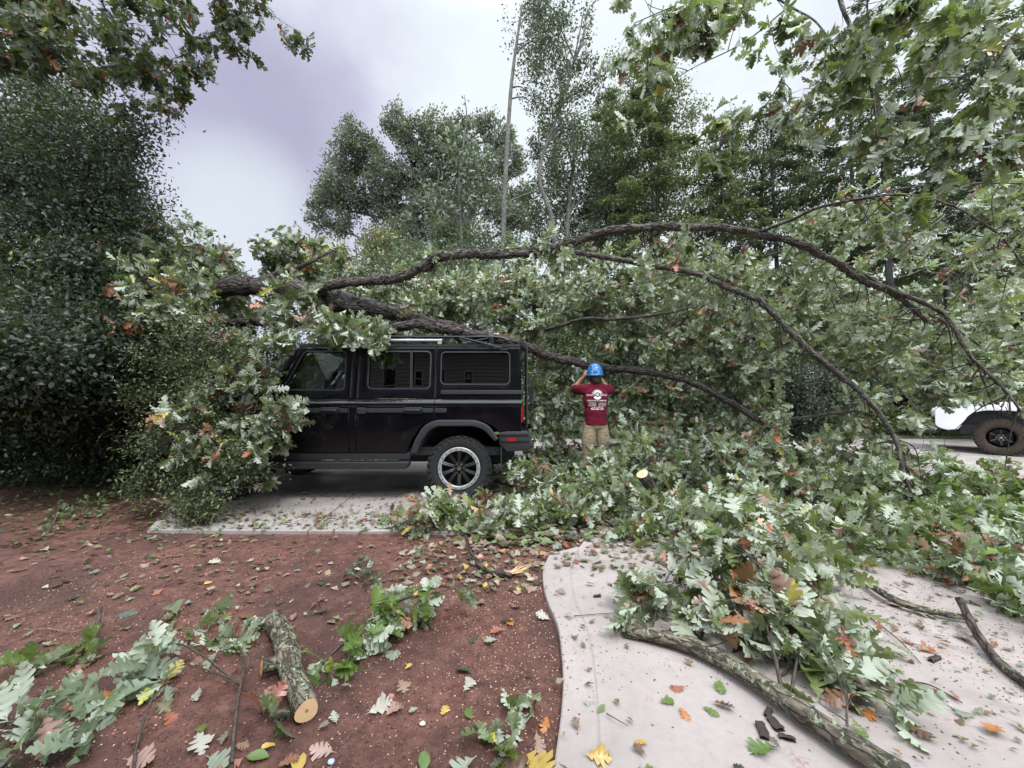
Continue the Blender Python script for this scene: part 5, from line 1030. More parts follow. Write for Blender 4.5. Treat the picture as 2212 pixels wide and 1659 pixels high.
for s in (-1, 1):
    cap(b, [(s*.07, 0, 1.41), (s*.175, .005, 1.395)], [.055, .062])
    cap(b, [(s*.185, .01, 1.395), (s*.225, .12, 1.40), (s*.245, .235, 1.415)], [.056, .050, .041]); cap(b, [(s*.245, .235, 1.415), (s*.19, .25, 1.49), (s*.125, .215, 1.575)], [.043, .038, .026])
    cap(b, [(s*.09, 0, .92), (s*.105, .0, .72), (s*.105, .01, .50)], [.075, .07, .05]); cap(b, [(s*.105, .01, .50), (s*.11, -.015, .33), (s*.115, -.005, .10)], [.055, .055, .036])
    # hand with palm, four curled fingers and a thumb round the phone
    hc = np.array((s*.105, .20, 1.605)); b.ell(hc, (.020, .036, .046)); 
    for k in range(4):
        a = hc + (-s*.004, .03 - k*.018, .036 - k*.004); L_ = (.030, .034, .032, .025)[k]
        cap(b, [a, a + (-s*.012, .006, L_*.9), a + (-s*.034, .008, L_*1.1), a + (-s*.046, .006, L_*.7)], [.0095, .009, .008, .007], 8)
    cap(b, [hc + (0, -.02, -.01), hc + (-s*.02, -.034, .01), hc + (-s*.045, -.03, .022)], [.011, .010, .008], 8)
voxel(b, 'body', 'skin', pe, .007, 2)
b = MB(); b.ell((0, .0, 1.335), (.185, .122, .105), 20, 12); b.ell((0, .0, 1.25), (.182, .125, .17), 20, 12); b.ell((0, -.005, 1.08), (.160, .122, .18), 20, 12)
b.tube([(0, 0, 1.28), (0, -.002, 1.10), (0, -.005, .98), (0, -.006, .905)], [.15, .148, .152, .160], 28); b.v[-1][:, 1] *= .80
for s in (-1, 1):
    cap(b, [(s*.04, 0, 1.425), (s*.17, .005, 1.40)], [.056, .072]); cap(b, [(s*.17, .01, 1.395), (s*.222, .10, 1.398), (s*.242, .175, 1.405)], [.076, .074, .070])
cap(b, [(0, .0, 1.42), (0, .005, 1.462)], [.075, .068])
sh_ = voxel(b, 'tshirt', 'shirt', pe, .009, 4)
b = MB(); b.ell((0, -.004, .90), (.150, .112, .085), 20, 12)
for s in (-1, 1): cap(b, [(s*.075, 0, .88), (s*.102, .0, .70), (s*.108, .008, .48), (s*.112, -.01, .30), (s*.116, -.005, .10)], [.094, .098, .078, .074, .068])
voxel(b, 'trousers', 'khaki', pe, .010, 3)
for s in (-1, 1): 
    b = MB(); cap(b, [(s*.116, -.01, .12), (s*.116, -.01, .05)], [.055, .05]); cap(b, [(s*.116, -.03, .045), (s*.118, .08, .04), (s*.122, .16, .035)], [.046, .046, .036]); b.box((s*.118, .05, .012), (.085, .27, .024)); voxel(b, 'boot', 'leather_boot', pe, .008, 2)
b = MB(); b.ell((0, .012, 1.575), (.086, .092, .10), 18, 12); b.v[-1][:, 1] = np.minimum(b.v[-1][:, 1], .055); b.ell((0, -.055, 1.52), (.055, .035, .055)); voxel(b, 'hair', 'hair', pe, .008, 2)
hm = MB(); th = np.linspace(0, R(98), 15); ph = np.arange(32) * 2 * math.pi / 32        # shell: dome with ridges and a flared rim
Pp = np.array([[(.112*math.sin(a)*math.sin(p_)*(1 + .02*math.cos(6*p_)*math.sin(a)), .02 + .135*math.sin(a)*math.cos(p_), 1.625 + .145*math.cos(a)) for p_ in list(ph) + [0]] for a in th])
hm.grid(Pp); r0 = Pp[-1]; rim = r0 + (r0 - np.array((0, .02, r0[0][2]))) * .06 + (0, 0, -.012); hm.grid(np.stack([r0, rim, r0 * (.97, .97, 1) + (0, 0, -.004)])); hel = part(hm, 'helmet', 'blue_shell', pe, 60)
b = MB(); 
for s in (-1, 1):
    for (yy, zz) in ((-.05, 1.715), (-.075, 1.68), (.03, 1.725)): b.ell((s*.072, yy, zz), (.014, .012, .010))
    b.tube(smooth([(s*.108, -.01, 1.60), (s*.092, .02, 1.55), (s*.05, .07, 1.48)], 4), .005, 6)
part(b, 'vent', 'blue_dark', hel)
ph_ = empty('phone', (PX, 5.38 + .255, 1.62), 'dark phone held up in front of the face by the person in the blue helmet', 'phone', rz=R(2))
b = MB(); put_plate(b, rrect(-.08, .08, -.038, .038, .01), [], 0, .009, .002); part(b, 'case', 'black_plastic', ph_); b = MB(); put_plate(b, rrect(-.074, .074, -.034, .034, .006), [], -.006, .002, .0005); part(b, 'screen', 'tinted_glass', ph_)
# print on the back of the shirt, laid on the cloth
bvh = BVHTree.FromPolygons([v.co.copy() for v in sh_.data.vertices], [tuple(p.vertices) for p in sh_.data.polygons])
def on_back(mb):
    for v in mb.v:
        for i in range(len(v)):
            h = bvh.ray_cast(Vector((v[i][0], -1, v[i][2])), Vector((0, 1, 0)))[0]
            v[i][1] = (h.y if h else -.11) - .003
def text_mb(mb, s, x, z, size, width=None):
    cu = bpy.data.curves.new('t', 'FONT'); cu.body = s; cu.size = size; cu.align_x = 'CENTER'; cu.align_y = 'CENTER'; cu.offset = size * .018; ob = bpy.data.objects.new('t', cu); C.objects.link(ob)
    dg = bpy.context.evaluated_depsgraph_get(); me = bpy.data.meshes.new_from_object(ob.evaluated_get(dg)); v = np.array([q.co for q in me.vertices]); me.calc_loop_triangles(); T = [tuple(q.vertices) for q in me.loop_triangles]
    if width: v[:, 0] *= width / (v[:, 0].max() - v[:, 0].min())
    mb.add(np.stack([v[:, 0] + x, v[:, 2], v[:, 1] + z], 1), None, T); bpy.data.objects.remove(ob); bpy.data.curves.remove(cu)
tb = MB()
text_mb(tb, "KING'S TREE SERVICE", 0, 1.318, .036, .285); text_mb(tb, "RESIDENTIAL & COMMERCIAL", 0, 1.243, .026, .27)
for i, (l_, r_) in enumerate((("TREE REMOVAL", "STUMP GRINDING"), ("TREE TRIMMING", "LOT CLEARING"), ("STORM DAMAGE", "FULLY INSURED"))):
    text_mb(tb, l_, -.07, 1.212 - i*.020, .015, .10); text_mb(tb, r_, .072, 1.208 - i*.019, .015, .12)
text_mb(tb, "FREE ESTIMATES", 0, 1.152, .014, .16); text_mb(tb, "864-360-1227", 0, 1.128, .032, .18)
def arcband(r0, r1, a0, a1, n=28):
    a = np.linspace(R(a0), R(a1), n); tb.grid(np.array([[(r*math.cos(t_), 0, 1.318 + r*math.sin(t_)) for t_ in a] for r in np.linspace(r0, r1, 3)]))
arcband(.066, .074, 16, 164); arcband(.040, .058, 22, 158); arcband(.0, .020, 50, 130, 8); arcband(.018, .026, 30, 150, 12); arcband(.026, .060, 205, 335)
tb.box((0, 0, 1.258), (.27, .0005, .002)); tb.box((0, 0, 1.228), (.27, .0005, .002)); on_back(tb); part(tb, 'back_print', 'print_white', sh_)
# ================================================================== DEBRIS
def inpoly(x, y, poly):
    r = np.zeros(np.shape(x), bool); n = len(poly)
    for i in range(n):
        (x0, y0), (x1, y1) = poly[i], poly[(i+1) % n]
        k = ((y0 > y) != (y1 > y)) & (x < (x1 - x0) * (y - y0) / (y1 - y0 + 1e-12) + x0); r ^= k
    return r
walk = a_[::-1] + [(12, .6), (12, 3.70), (.75, 3.70)]
def surf(x, y):
    x = np.asarray(x, float); y = np.asarray(y, float)
    z = fbm(x, y, 3, 3, 1.6) * .006 + fbm(x, y, 5, 5, 9) * .0035 - .010
    z = np.where((y > 3.76) & (x > xl(3.8) - .62 * (y - 3.8) ), .023, z); return np.where(inpoly(x, y, list(walk)[::-1]) | inpoly(x, y, [(a_[0][0], a_[0][1]), (12, 3.7), (12, .6), (a_[-1][0], .6)] ) & (x > np.interp(y, [q[1] for q in a_[::-1]], [q[0] for q in a_[::-1]])), .031, z)
def gp(px, py, up=0.0):
    p = G(px, py); p[2] = float(surf(p[0], p[1])) + up; return p
SG = [(.215, .25, .165), (.28, .32, .22), (.17, .21, .12), (.13, .17, .06)]
BRT = [(.10, .17, .03), (.14, .22, .05), (.08, .13, .03)]
def debris(name, label, spots, seed, pal=None, kind='mi', size=.117, pd=.07, group=None, cat='branch', flip=.5, main=None, mm='bark', dens=1.1, extra=None, droop=.25, L=(.22, .48), upw=.5, nl=(5, 9)):
    o = Oak(seed, kind, size, pal=pal or (GREEN + SG), pd=pd, droop=droop, flip=flip, upw=upw, nleaf=nl); o.avoid = [(880, 920, 1075, 1078, 4.9, .93), (1240, 900, 1345, 940, 5.4, 1), (1240, 930, 1305, 972, 5.4, .85), (330, 1085, 830, 1160, 5, 1), (1185, 1215, 1350, 1350, 9, 1), (600, 740, 900, 870, 4.95, 1), (640, 870, 900, 1060, 4.95, .8)]
    org = P(*spots[0][:3]) if spots else main[0][0][0]; org = np.array((org[0], org[1], 0)); root = empty(name, org, label, cat, group)
    for (x, y, d, rx, ry, rz, nb) in spots: o.fill(P(x, y, d), (rx, ry, rz), nb, L, .006, dens, -.12)
    if extra: extra(o)
    if main:
        mb = MB()
        for pts, r0, r1 in main:
            p = smooth([q if len(q) == 3 and not isinstance(q, tuple) else (P(*q) if len(q) == 3 else gp(*q, up=r0)) for q in pts], 6); mb.tube(p, np.linspace(r0, r1, len(p)), 12, wob=.09, seed=seed)
        local(mb, org).build('limb', M[mm], root)
    o.attach(root, origin=org); return root
grp = 'broken oak branches heaped on the ground'
debris('fallen_branch', 'low heap of leafy oak branch beside the rear wheel of the black car', [(950, 1115, 4.0, .42, .2, .10, 9), (1060, 1085, 4.25, .42, .3, .13, 9), (880, 1140, 3.75, .25, .15, .07, 4), (1100, 1140, 3.85, .35, .2, .10, 6)], 301, group=grp)
debris('fallen_branch', 'leafy branch lying behind the rear bumper, left of the person\'s legs', [(1190, 1050, 4.9, .45, .4, .16, 11), (1180, 1110, 4.1, .45, .3, .13, 10), (1200, 985, 6.0, .5, .4, .22, 12)], 302, group=grp)
debris('fallen_branch', 'sage-leaved branch standing up in front of the person\'s legs', [(1300, 1060, 4.75, .4, .2, .10, 9), (1390, 1020, 4.9, .35, .3, .16, 8), (1280, 1085, 4.35, .5, .3, .14, 9), (1335, 975, 4.95, .18, .15, .15, 7), (1285, 1020, 4.85, .22, .15, .14, 7)], 303, group=grp, pal=SG + GREEN)
debris('fallen_branch', 'branch of dark leaves between the person and the sawn stub', [(1350, 1115, 4.0, .5, .3, .18, 11), (1440, 1150, 3.6, .35, .2, .12, 6)], 304, group=grp)
debris('fallen_branch', 'wide heap of grey-green oak foliage right of the sawn stub', [(1520, 1020, 4.9, .7, .5, .32, 18), (1640, 1020, 4.8, .6, .5, .35, 14), (1560, 1130, 3.9, .5, .35, .22, 11), (1450, 965, 5.6, .7, .4, .28, 12), (1630, 965, 5.5, .7, .4, .3, 14)], 305, group=grp, pal=SG + GREEN,
       main=[([P(1350, 1105, 3.9), P(1420, 1098, 3.8), P(1480, 1104, 3.75), P(1530, 1114, 3.7)], .045, .03)])
debris('fallen_branch', 'thick leafy heap under the lower end of the arching limb', [(1740, 1050, 4.4, .6, .5, .36, 15), (1740, 1150, 3.6, .5, .3, .22, 10), (1880, 1080, 4.2, .55, .5, .32, 13), (1760, 1000, 5.2, .55, .4, .28, 11), (1900, 975, 6.2, .7, .4, .28, 12)], 306, group=grp)
debris('fallen_branch', 'branch with a long lichen-covered stem lying on the concrete at the right', [(1950, 1200, 3.2, .45, .3, .17, 8), (2080, 1230, 3.1, .35, .25, .14, 6)], 307, group=grp, pal=GREEN + SG,
       main=[([gp(1780, 1215, .06), gp(1850, 1265, .05), gp(1930, 1320, .04), gp(2020, 1345, .03), gp(2110, 1362, .03)], .028, .014)], mm='bark_lichen')
debris('fallen_branch', 'bright green bushy branch below the white pickup', [(2120, 1060, 3.9, .45, .4, .26, 16), (2060, 1150, 3.5, .35, .3, .24, 9), (2180, 1170, 3.3, .3, .3, .24, 8)], 308, group=grp, pal=BRT + GREEN, flip=.15, pd=.03)
debris('fallen_branch', 'branch with a dark forked stem at the right edge of the concrete', [(2170, 1290, 2.7, .25, .2, .18, 5), (2200, 1370, 2.4, .2, .15, .12, 3), (2110, 1230, 3.0, .3, .25, .2, 6)], 309, group=grp, pal=SG + BRT,
       main=[([gp(2075, 1345, .10), gp(2110, 1400, .05), gp(2160, 1455, .02), gp(2240, 1520, .02)], .018, .022), ([gp(2110, 1400, .05), P(2160, 1400, 2.3), P(2220, 1375, 2.3)], .012, .007)])
# sawn stub standing out of the heap
sroot = empty('branch_stub', P(1405, 1070, 3.85) * (1, 1, 0), 'short dark sawn branch stub with a pale cut top, standing in the leaves', 'branch')
mb = MB(); a = P(1425, 1090, 3.9); b = P(1388, 1024, 3.75); mb.tube(smooth([a, (a+b)/2 + (.01, 0, 0), b], 4), np.linspace(.062, .057, 9), 14, wob=.06); local(mb, sroot.location).build('bark', M['bark_wet'], sroot)
def disc(c, nrm_, r, k=24, squash=1.0, seed=0):
    mb = MB(); nrm_ = nrm(nrm_); u = nrm(np.cross(nrm_, (0, 0, 1.) if abs(nrm_[2]) < .9 else (1., 0, 0))); w_ = np.cross(nrm_, u); rg = np.random.default_rng(seed); V = [c]; B = [(0, 0, 0)]
    for rr in (.33, .66, 1.0):
        for i in range(k):
            a_2 = 2*math.pi*i/k; q = r*rr*(1 + .05*math.sin(3*a_2 + seed)); V.append(c + q*(math.cos(a_2)*u + squash*math.sin(a_2)*w_) + nrm_ * rg.normal() * r * .01); B.append((q*math.cos(a_2), q*math.sin(a_2), 0))
    T = [(0, 1+i, 1+(i+1) % k) for i in range(k)]; Q = [(1+j*k+i, 1+(j+1)*k+i, 1+(j+1)*k+(i+1) % k, 1+j*k+(i+1) % k) for j in range(2) for i in range(k)]
    mb.add(np.array(V), Q, T, None, np.array(B)); return mb
local(disc(b + nrm(b-a)*.004, b-a, .056), sroot.location).build('cut_face', M['cut'], sroot)

# foreground branch with a lichened log, right
log = [gp(1352, 1388, .035), gp(1420, 1405, .045), gp(1500, 1432, .05), gp(1570, 1468, .05), gp(1640, 1515, .05), gp(1700, 1560, .05), gp(1770, 1610, .05), gp(1850, 1665, .05), gp(1960, 1740, .05)]
def near_right(o):
    for (x, y, d, x1, y1, d1, r) in [(1700, 1545, 1.62, 1650, 1330, 1.95, .011), (1700, 1545, 1.62, 1745, 1330, 2.0, .008), (1500, 1430, 2.0, 1560, 1250, 2.3, .010), (1580, 1470, 1.9, 1460, 1330, 2.15, .008), (1830, 1650, 1.42, 1830, 1480, 1.65, .006), (1560, 1460, 1.9, 1700, 1210, 2.4, .010), (1640, 1510, 1.75, 1800, 1380, 1.95, .008), (1400, 1395, 2.1, 1440, 1250, 2.35, .008)]:
        a = P(x, y, d); b = P(x1, y1, d1); pth = smooth([a, (a+b)/2 + (0, 0, .03), b], 5); o.wood.tube(pth, np.linspace(r, r*.4, len(pth)), 7, wob=.1)
        L_ = np.linalg.norm(b - a)
        for f in (.45, .6, .75, .88, 1.0):
            q = pth[int(f * (len(pth)-1))]; o.twig(q, nrm(b-a) + o.rng.normal(size=3)*.7, o.rng.uniform(.10, .20), .0035, -.1, .03)
    for (x, y, d, rx, ry, rz, nb) in [(1560, 1215, 2.35, .28, .2, .13, 7), (1640, 1170, 2.55, .24, .2, .12, 5), (1700, 1290, 2.15, .22, .15, .12, 6), (1450, 1260, 2.3, .16, .12, .10, 4), (1760, 1230, 2.5, .22, .16, .10, 4), (1790, 1430, 1.9, .10, .1, .06, 2), (1420, 1330, 2.15, .10, .1, .06, 2), (1820, 1500, 1.7, .08, .06, .05, 2)]:
        o.fill(P(x, y, d), (rx*.95, ry, rz*1.1), int(nb*.7 + .5), (.14, .26), .0045, .62, -.05)
debris('fallen_branch', 'big sage-leaved oak branch with a thick lichened stem on the pale concrete, nearest the camera', [], 320, pal=SG + SG + GREEN, kind='hi', size=.125, pd=.08, main=[(log, .032, .043)], mm='bark_lichen', extra=near_right, flip=.6, nl=(4, 7), droop=.3, group=None)
# mid sprig, bright green
def sprig(o):
    a = gp(690, 1440, .02); b = P(860, 1300, 2.22); c = P(965, 1275, 2.3); pth = smooth([a, P(760, 1375, 2.05), b, c], 6); o.wood.tube(pth, np.linspace(.009, .003, len(pth)), 6)
    for f in np.linspace(.28, 1, 9): q = pth[int(f*(len(pth)-1))]; o.twig(q, nrm(c-a) + o.rng.normal(size=3)*(.7, .7, .35), o.rng.uniform(.05, .13), .003, -.1, .02)
    o.rosette(gp(700, 1440, .05), np.array((.3, -.3, .2))); o.rosette(gp(715, 1470, .04), np.array((.2, -.4, .1)))
debris('oak_sprig', 'bright green oak sprig lying raised on the red soil, left of the concrete path', [], 321, pal=BRT, kind='hi', size=.12, pd=.03, main=[([gp(690, 1440, .01), gp(670, 1460, .01)], .009, .009)], extra=sprig, flip=.05, droop=.5, cat='sprig')
def sprig2(o):
    for (x, y) in ((790, 1235), (770, 1255), (810, 1260), (780, 1220)): o.rosette(gp(x, y, .05), np.array((0, -.3, .8)))
    o.seg(gp(790, 1270, .01), gp(785, 1230, .06), .004, .003)
debris('oak_sprig', 'small dark green sprig on the soil just behind the bright green sprig', [], 322, pal=[(.04, .075, .04), (.06, .10, .05)], kind='mi', size=.07, pd=.0, main=[([gp(790, 1275, .01), gp(786, 1250, .02)], .004, .004)], extra=sprig2, flip=.1, cat='sprig')
# twiggy branch left of the log
def left_twig(o):
    st = [([(500, 1655), (510, 1560), (525, 1480), (523, 1420), (490, 1350), (455, 1325)], .008), ([(525, 1490), (470, 1480), (400, 1460)], .005), ([(523, 1470), (560, 1420), (575, 1400)], .004), ([(528, 1500), (570, 1540), (600, 1580)], .004)]
    for pts, r in st:
        p = smooth([gp(x, y, .03 + .04*math.sin(i)) for i, (x, y) in enumerate(pts)], 5); o.wood.tube(p, np.linspace(r, r*.4, len(p)), 6)
    for (x, y, h) in [(545, 1365, .06), (530, 1385, .05), (470, 1345, .04), (420, 1370, .04), (500, 1400, .05), (480, 1420, .05), (590, 1540, .04), (610, 1555, .03), (465, 1330, .04), (450, 1395, .04), (370, 1345, .04)]: o.rosette(gp(x, y, h), nrm(np.array((o.rng.normal(), o.rng.normal(), .35))))
debris('fallen_branch', 'twiggy branch with scattered leaf rosettes on the red soil, left of the short cut log', [], 323, pal=SG + GREEN, kind='hi', size=.105, pd=.05, main=[([gp(500, 1655, .02), gp(498, 1700, .02)], .008, .008)], extra=left_twig, flip=.35, mm='twig', droop=.2)
def big_left(o):
    for (x, y, h, n_) in [(330, 1440, .09, 3), (300, 1470, .07, 2), (345, 1490, .06, 2)]:
        for _ in range(n_): o.rosette(gp(x, y, h), nrm(np.array((-.2, -.7, .25)) + o.rng.normal(size=3)*.3))
    p = smooth([gp(520, 1490, .03), gp(440, 1450, .08), gp(385, 1425, .09), gp(340, 1435, .09)], 5); o.wood.tube(p, np.linspace(.006, .003, len(p)), 6)
    p = smooth([gp(285, 1690, .02), gp(300, 1600, .03), gp(335, 1520, .07)], 5); o.wood.tube(p, np.linspace(.006, .004, len(p)), 6)
debris('oak_sprig', 'large pale sage oak leaf spray on the soil, right of the bottom left corner', [], 324, pal=[(.27, .32, .24), (.20, .25, .17)], kind='hi', size=.12, pd=.04, main=[([gp(285, 1690, .01), gp(284, 1730, .01)], .006, .006)], extra=big_left, flip=.2, cat='sprig', mm='twig_tan')
def corner(o):
    for (x, y, h) in [(60, 1620, .10), (120, 1600, .09), (160, 1640, .06), (40, 1560, .08), (110, 1560, .07), (20, 1650, .06), (190, 1580, .05), (230, 1520, .04), (80, 1680, .05), (150, 1540, .04), (10, 1600, .09)]: o.rosette(gp(x, y, h), nrm(np.array((o.rng.normal()*.7, -.3, .5))))
    p = smooth([gp(-40, 1560, .06), gp(60, 1600, .06), gp(180, 1590, .03), gp(260, 1520, .02)], 5); o.wood.tube(p, np.linspace(.009, .004, len(p)), 6)
debris('fallen_branch', 'pale-leaved oak branch in the bottom left corner of the photo', [], 325, pal=[(.24, .29, .21), (.18, .23, .14), (.08, .12, .05)], kind='hi', size=.115, pd=.03, main=[([gp(-40, 1560, .05), gp(-90, 1570, .03)], .01, .01)], extra=corner, flip=.2, mm='twig', droop=.15)
def lefty(o):
    p = smooth([gp(215, 1350, .10), gp(205, 1390, .05), gp(160, 1425, .03), gp(90, 1450, .03), gp(60, 1470, .02)], 6); o.wood.tube(p, np.linspace(.010, .006, len(p)), 8, wob=.1)
    for (x, y) in ((75, 1440), (95, 1455), (60, 1465), (180, 1400), (200, 1425), (165, 1430)): o.rosette(gp(x, y, .05), nrm(np.array((o.rng.normal()*.6, -.4, .5))))
debris('fallen_branch', 'short bent dark stick with a few green leaves at the left edge of the soil', [], 326, pal=BRT + GREEN, kind='hi', size=.09, pd=.02, main=[([gp(60, 1470, .01), gp(30, 1490, .01)], .007, .005)], extra=lefty, flip=.1, mm='bark')
def path_sprig(o):
    for (x, y) in ((1130, 1510), (1110, 1540), (1145, 1545), (1075, 1620), (1050, 1600), (1090, 1640), (1120, 1590)): o.rosette(gp(x, y, .035), nrm(np.array((o.rng.normal()*.5, .2, .6))))
    p = smooth([gp(1160, 1520, .03), gp(1125, 1580, .02), gp(1070, 1620, .02)], 5); o.wood.tube(p, np.linspace(.004, .003, len(p)), 5)
debris('oak_sprig', 'thin sprig of curled leaves on the soil beside the lower left edge of path', [], 327, pal=SG + BRT, kind='hi', size=.075, pd=.03, main=[([gp(1160, 1520, .03), gp(1162, 1508, .035)], .003, .003)], extra=path_sprig, flip=.3, mm='twig', cat='sprig')

# short sawn log on the soil
lr = empty('cut_log', gp(620, 1450, 0), 'short lichen-covered oak log with sawn ends on the red soil', 'log')
a = gp(592, 1352, .052); b = gp(662, 1553, .047); dd = nrm(b - a); mb = MB(); pth = smooth([a, a + (b-a)*.33 + (.012, 0, .008), a + (b-a)*.66 + (-.006, 0, .004), b], 10)
mb.tube(pth, np.interp(np.linspace(0, 1, len(pth)), [0, .4, .55, .7, 1], [.052, .052, .056, .046, .044]), 22, wob=.07, seed=4)
lb = local(mb, lr.location).build('bark', M['bark_lichen'], lr); local(disc(b + dd*.003, dd + np.array((0, 0, .0)), .043, 28, 1.0, 1), lr.location).build('cut_face', M['cut'], lr); local(disc(a - dd*.003, -dd, .05, 28), lr.location).build('cut_face', M['cut'], lr)
sa = a + (b-a)*.52; sb = gp(566, 1462, .055); sdn = nrm(sb - sa); mb = MB(); mb.tube([sa, sb], [.034, .030], 14, wob=.08); local(mb, lr.location).build('side_stub', M['bark_lichen'], lr); local(disc(sb + sdn*.003, sdn, .028, 20, 1.2, 2), lr.location).build('cut_face', cutwood('torn_wood', (.50, .22, .06), (.72, .42, .16)), lr)
# torn branch with orange splinters
tr_ = empty('torn_branch', gp(1080, 1235), 'small torn branch with bright splintered wood, between the soil and the top of the path', 'branch')
mb = MB(); pth = smooth([gp(1005, 1180, .10), gp(1025, 1215, .03), gp(1060, 1240, .02), gp(1105, 1247, .02)], 5); mb.tube(pth, np.linspace(.014, .018, len(pth)), 8, wob=.12); local(mb, tr_.location).build('bark', M['bark_wet'], tr_)
mb = MB(); rng = np.random.default_rng(5)
for i in range(12):
    q = gp(1095, 1247, .02 + rng.normal()*.006); e = gp(1150 + rng.uniform(-25, 10), 1228 + rng.normal()*7, .02 + rng.uniform(0, .03)); mb.tube([q, (q+e)/2 + rng.normal(size=3)*.006, e], [.006, .004, .001], 4)
local(mb, tr_.location).build('splinter', M['cut'], tr_)

# crushed privet and oak spray in front of the car's nose
pr_ = empty('crushed_shrub', P(430, 1000, 4.5) * (1, 1, 0), 'crushed small-leaved shrub in front of the black car, its bent stems touching the ground', 'bush')
rng = np.random.default_rng(81); st = MB(); cen = []
for (pts, r) in [([(520, 560 + 420, 4.4), (440, 930, 4.3), (350, 925, 4.2), (330, 960, 4.15), (300, 1030, 4.1), (290, 1060, 4.1)], .009), ([(470, 1000, 4.5), (430, 860, 4.5), (420, 1000, 4.3), (425, 1120, 3.95)], .014), ([(430, 850, 4.6), (500, 800, 4.5), (560, 730, 4.5)], .012), ([(425, 1070, 4.0), (470, 1010, 4.2), (520, 980, 4.2), (570, 1010, 4.15)], .008),
                 ([(430, 860, 4.6), (360, 790, 4.6), (300, 770, 4.6)], .010), ([(430, 1060, 4.1), (400, 1070, 4.0), (420, 1095, 3.9), (470, 1080, 3.95)], .006), ([(440, 850, 4.6), (470, 900, 4.45), (540, 1020, 4.2)], .010), ([(420, 860, 4.7), (410, 960, 4.6), (430, 1080, 4.5)], .016), ([(400, 880, 4.6), (340, 850, 4.6), (270, 860, 4.6)], .009)]:
    p = smooth([P(*q) for q in pts], 6); st.tube(p, np.linspace(r, r*.4, len(p)), 7, wob=.08)
    for q in p[4:]:
        for _ in range(3): e = q + rng.normal(size=3)*(.12, .10, .09); st.segs([q], [e], [.003], [.0015]); cen += [q + (e-q)*f for f in (.5, 1.)]
for c_, r_, k in [(P(430, 740, 4.6), (.45, .3, .35), 170), (P(470, 840, 4.6), (.5, .3, .35), 200), (P(360, 850, 4.8), (.4, .3, .4), 120), (P(420, 1030, 4.35), (.30, .2, .25), 120), (P(510, 1010, 4.3), (.25, .15, .15), 60), (P(430, 1120, 3.95), (.16, .12, .08), 40), (P(300, 930, 4.9), (.3, .3, .3), 60), (P(530, 960, 4.6), (.25, .15, .3), 90)]:
    e = ell_pts(rng, c_, r_, k); e[:, 2] = np.maximum(e[:, 2], .04); cen += list(e); h_ = e[::3]; st.segs(h_, h_ + rng.normal(size=h_.shape)*.12, np.full(len(h_), .003), np.full(len(h_), .0015))
local(st, pr_.location).build('stem', M['twig'], pr_)
cen = np.array(cen); lf = MB(); clump_leaves(lf, rng, cen, 13, .06, 'ov', .036, [(.055, .07, .03), (.08, .10, .04), (.04, .055, .025), (.15, .17, .07)], .4); local(lf, pr_.location).build('foliage', M['small'], pr_)  # leaf colours carry the shade cast by the holly
debris('fallen_branch', 'oak spray with dead rusty leaves hanging over the front fender of the black car', [(570, 880, 4.42, .26, .10, .18, 9), (520, 960, 4.4, .28, .12, .14, 7), (490, 800, 4.5, .25, .15, .2, 6), (620, 910, 4.45, .12, .07, .10, 4), (440, 900, 4.5, .3, .2, .22, 6), (540, 800, 4.6, .15, .1, .2, 3)], 330, pal=[(.07, .09, .04), (.11, .13, .065), (.05, .07, .03)], size=.125, pd=.10, group=grp, flip=.2, dens=1.0, L=(.3, .55))
# vine trailing over the soil, left
vn = empty('fallen_vine', gp(250, 1080), 'trailing vine with round leaves on the dark soil below the holly', 'vine')
mb = MB(); cen = []
for pts in ([(360, 1030), (300, 1050), (230, 1080), (190, 1095), (160, 1120)], [(300, 1060), (250, 1050), (215, 1090), (205, 1120)], [(130, 1090), (120, 1125), (100, 1160)]):
    p = smooth([gp(x, y, .04) for x, y in pts], 5); mb.tube(p, np.linspace(.004, .002, len(p)), 5); cen += [q + rng.normal(size=3)*.03 for q in p for _ in range(3)]
local(mb, vn.location).build('stem', M['twig_tan'], vn); lf = MB(); clump_leaves(lf, rng, np.array(cen), 3, .03, 'ovh', .06, [(.08, .12, .05), (.12, .16, .07)], 1.0); local(lf, vn.location).build('foliage', M['small'], vn)

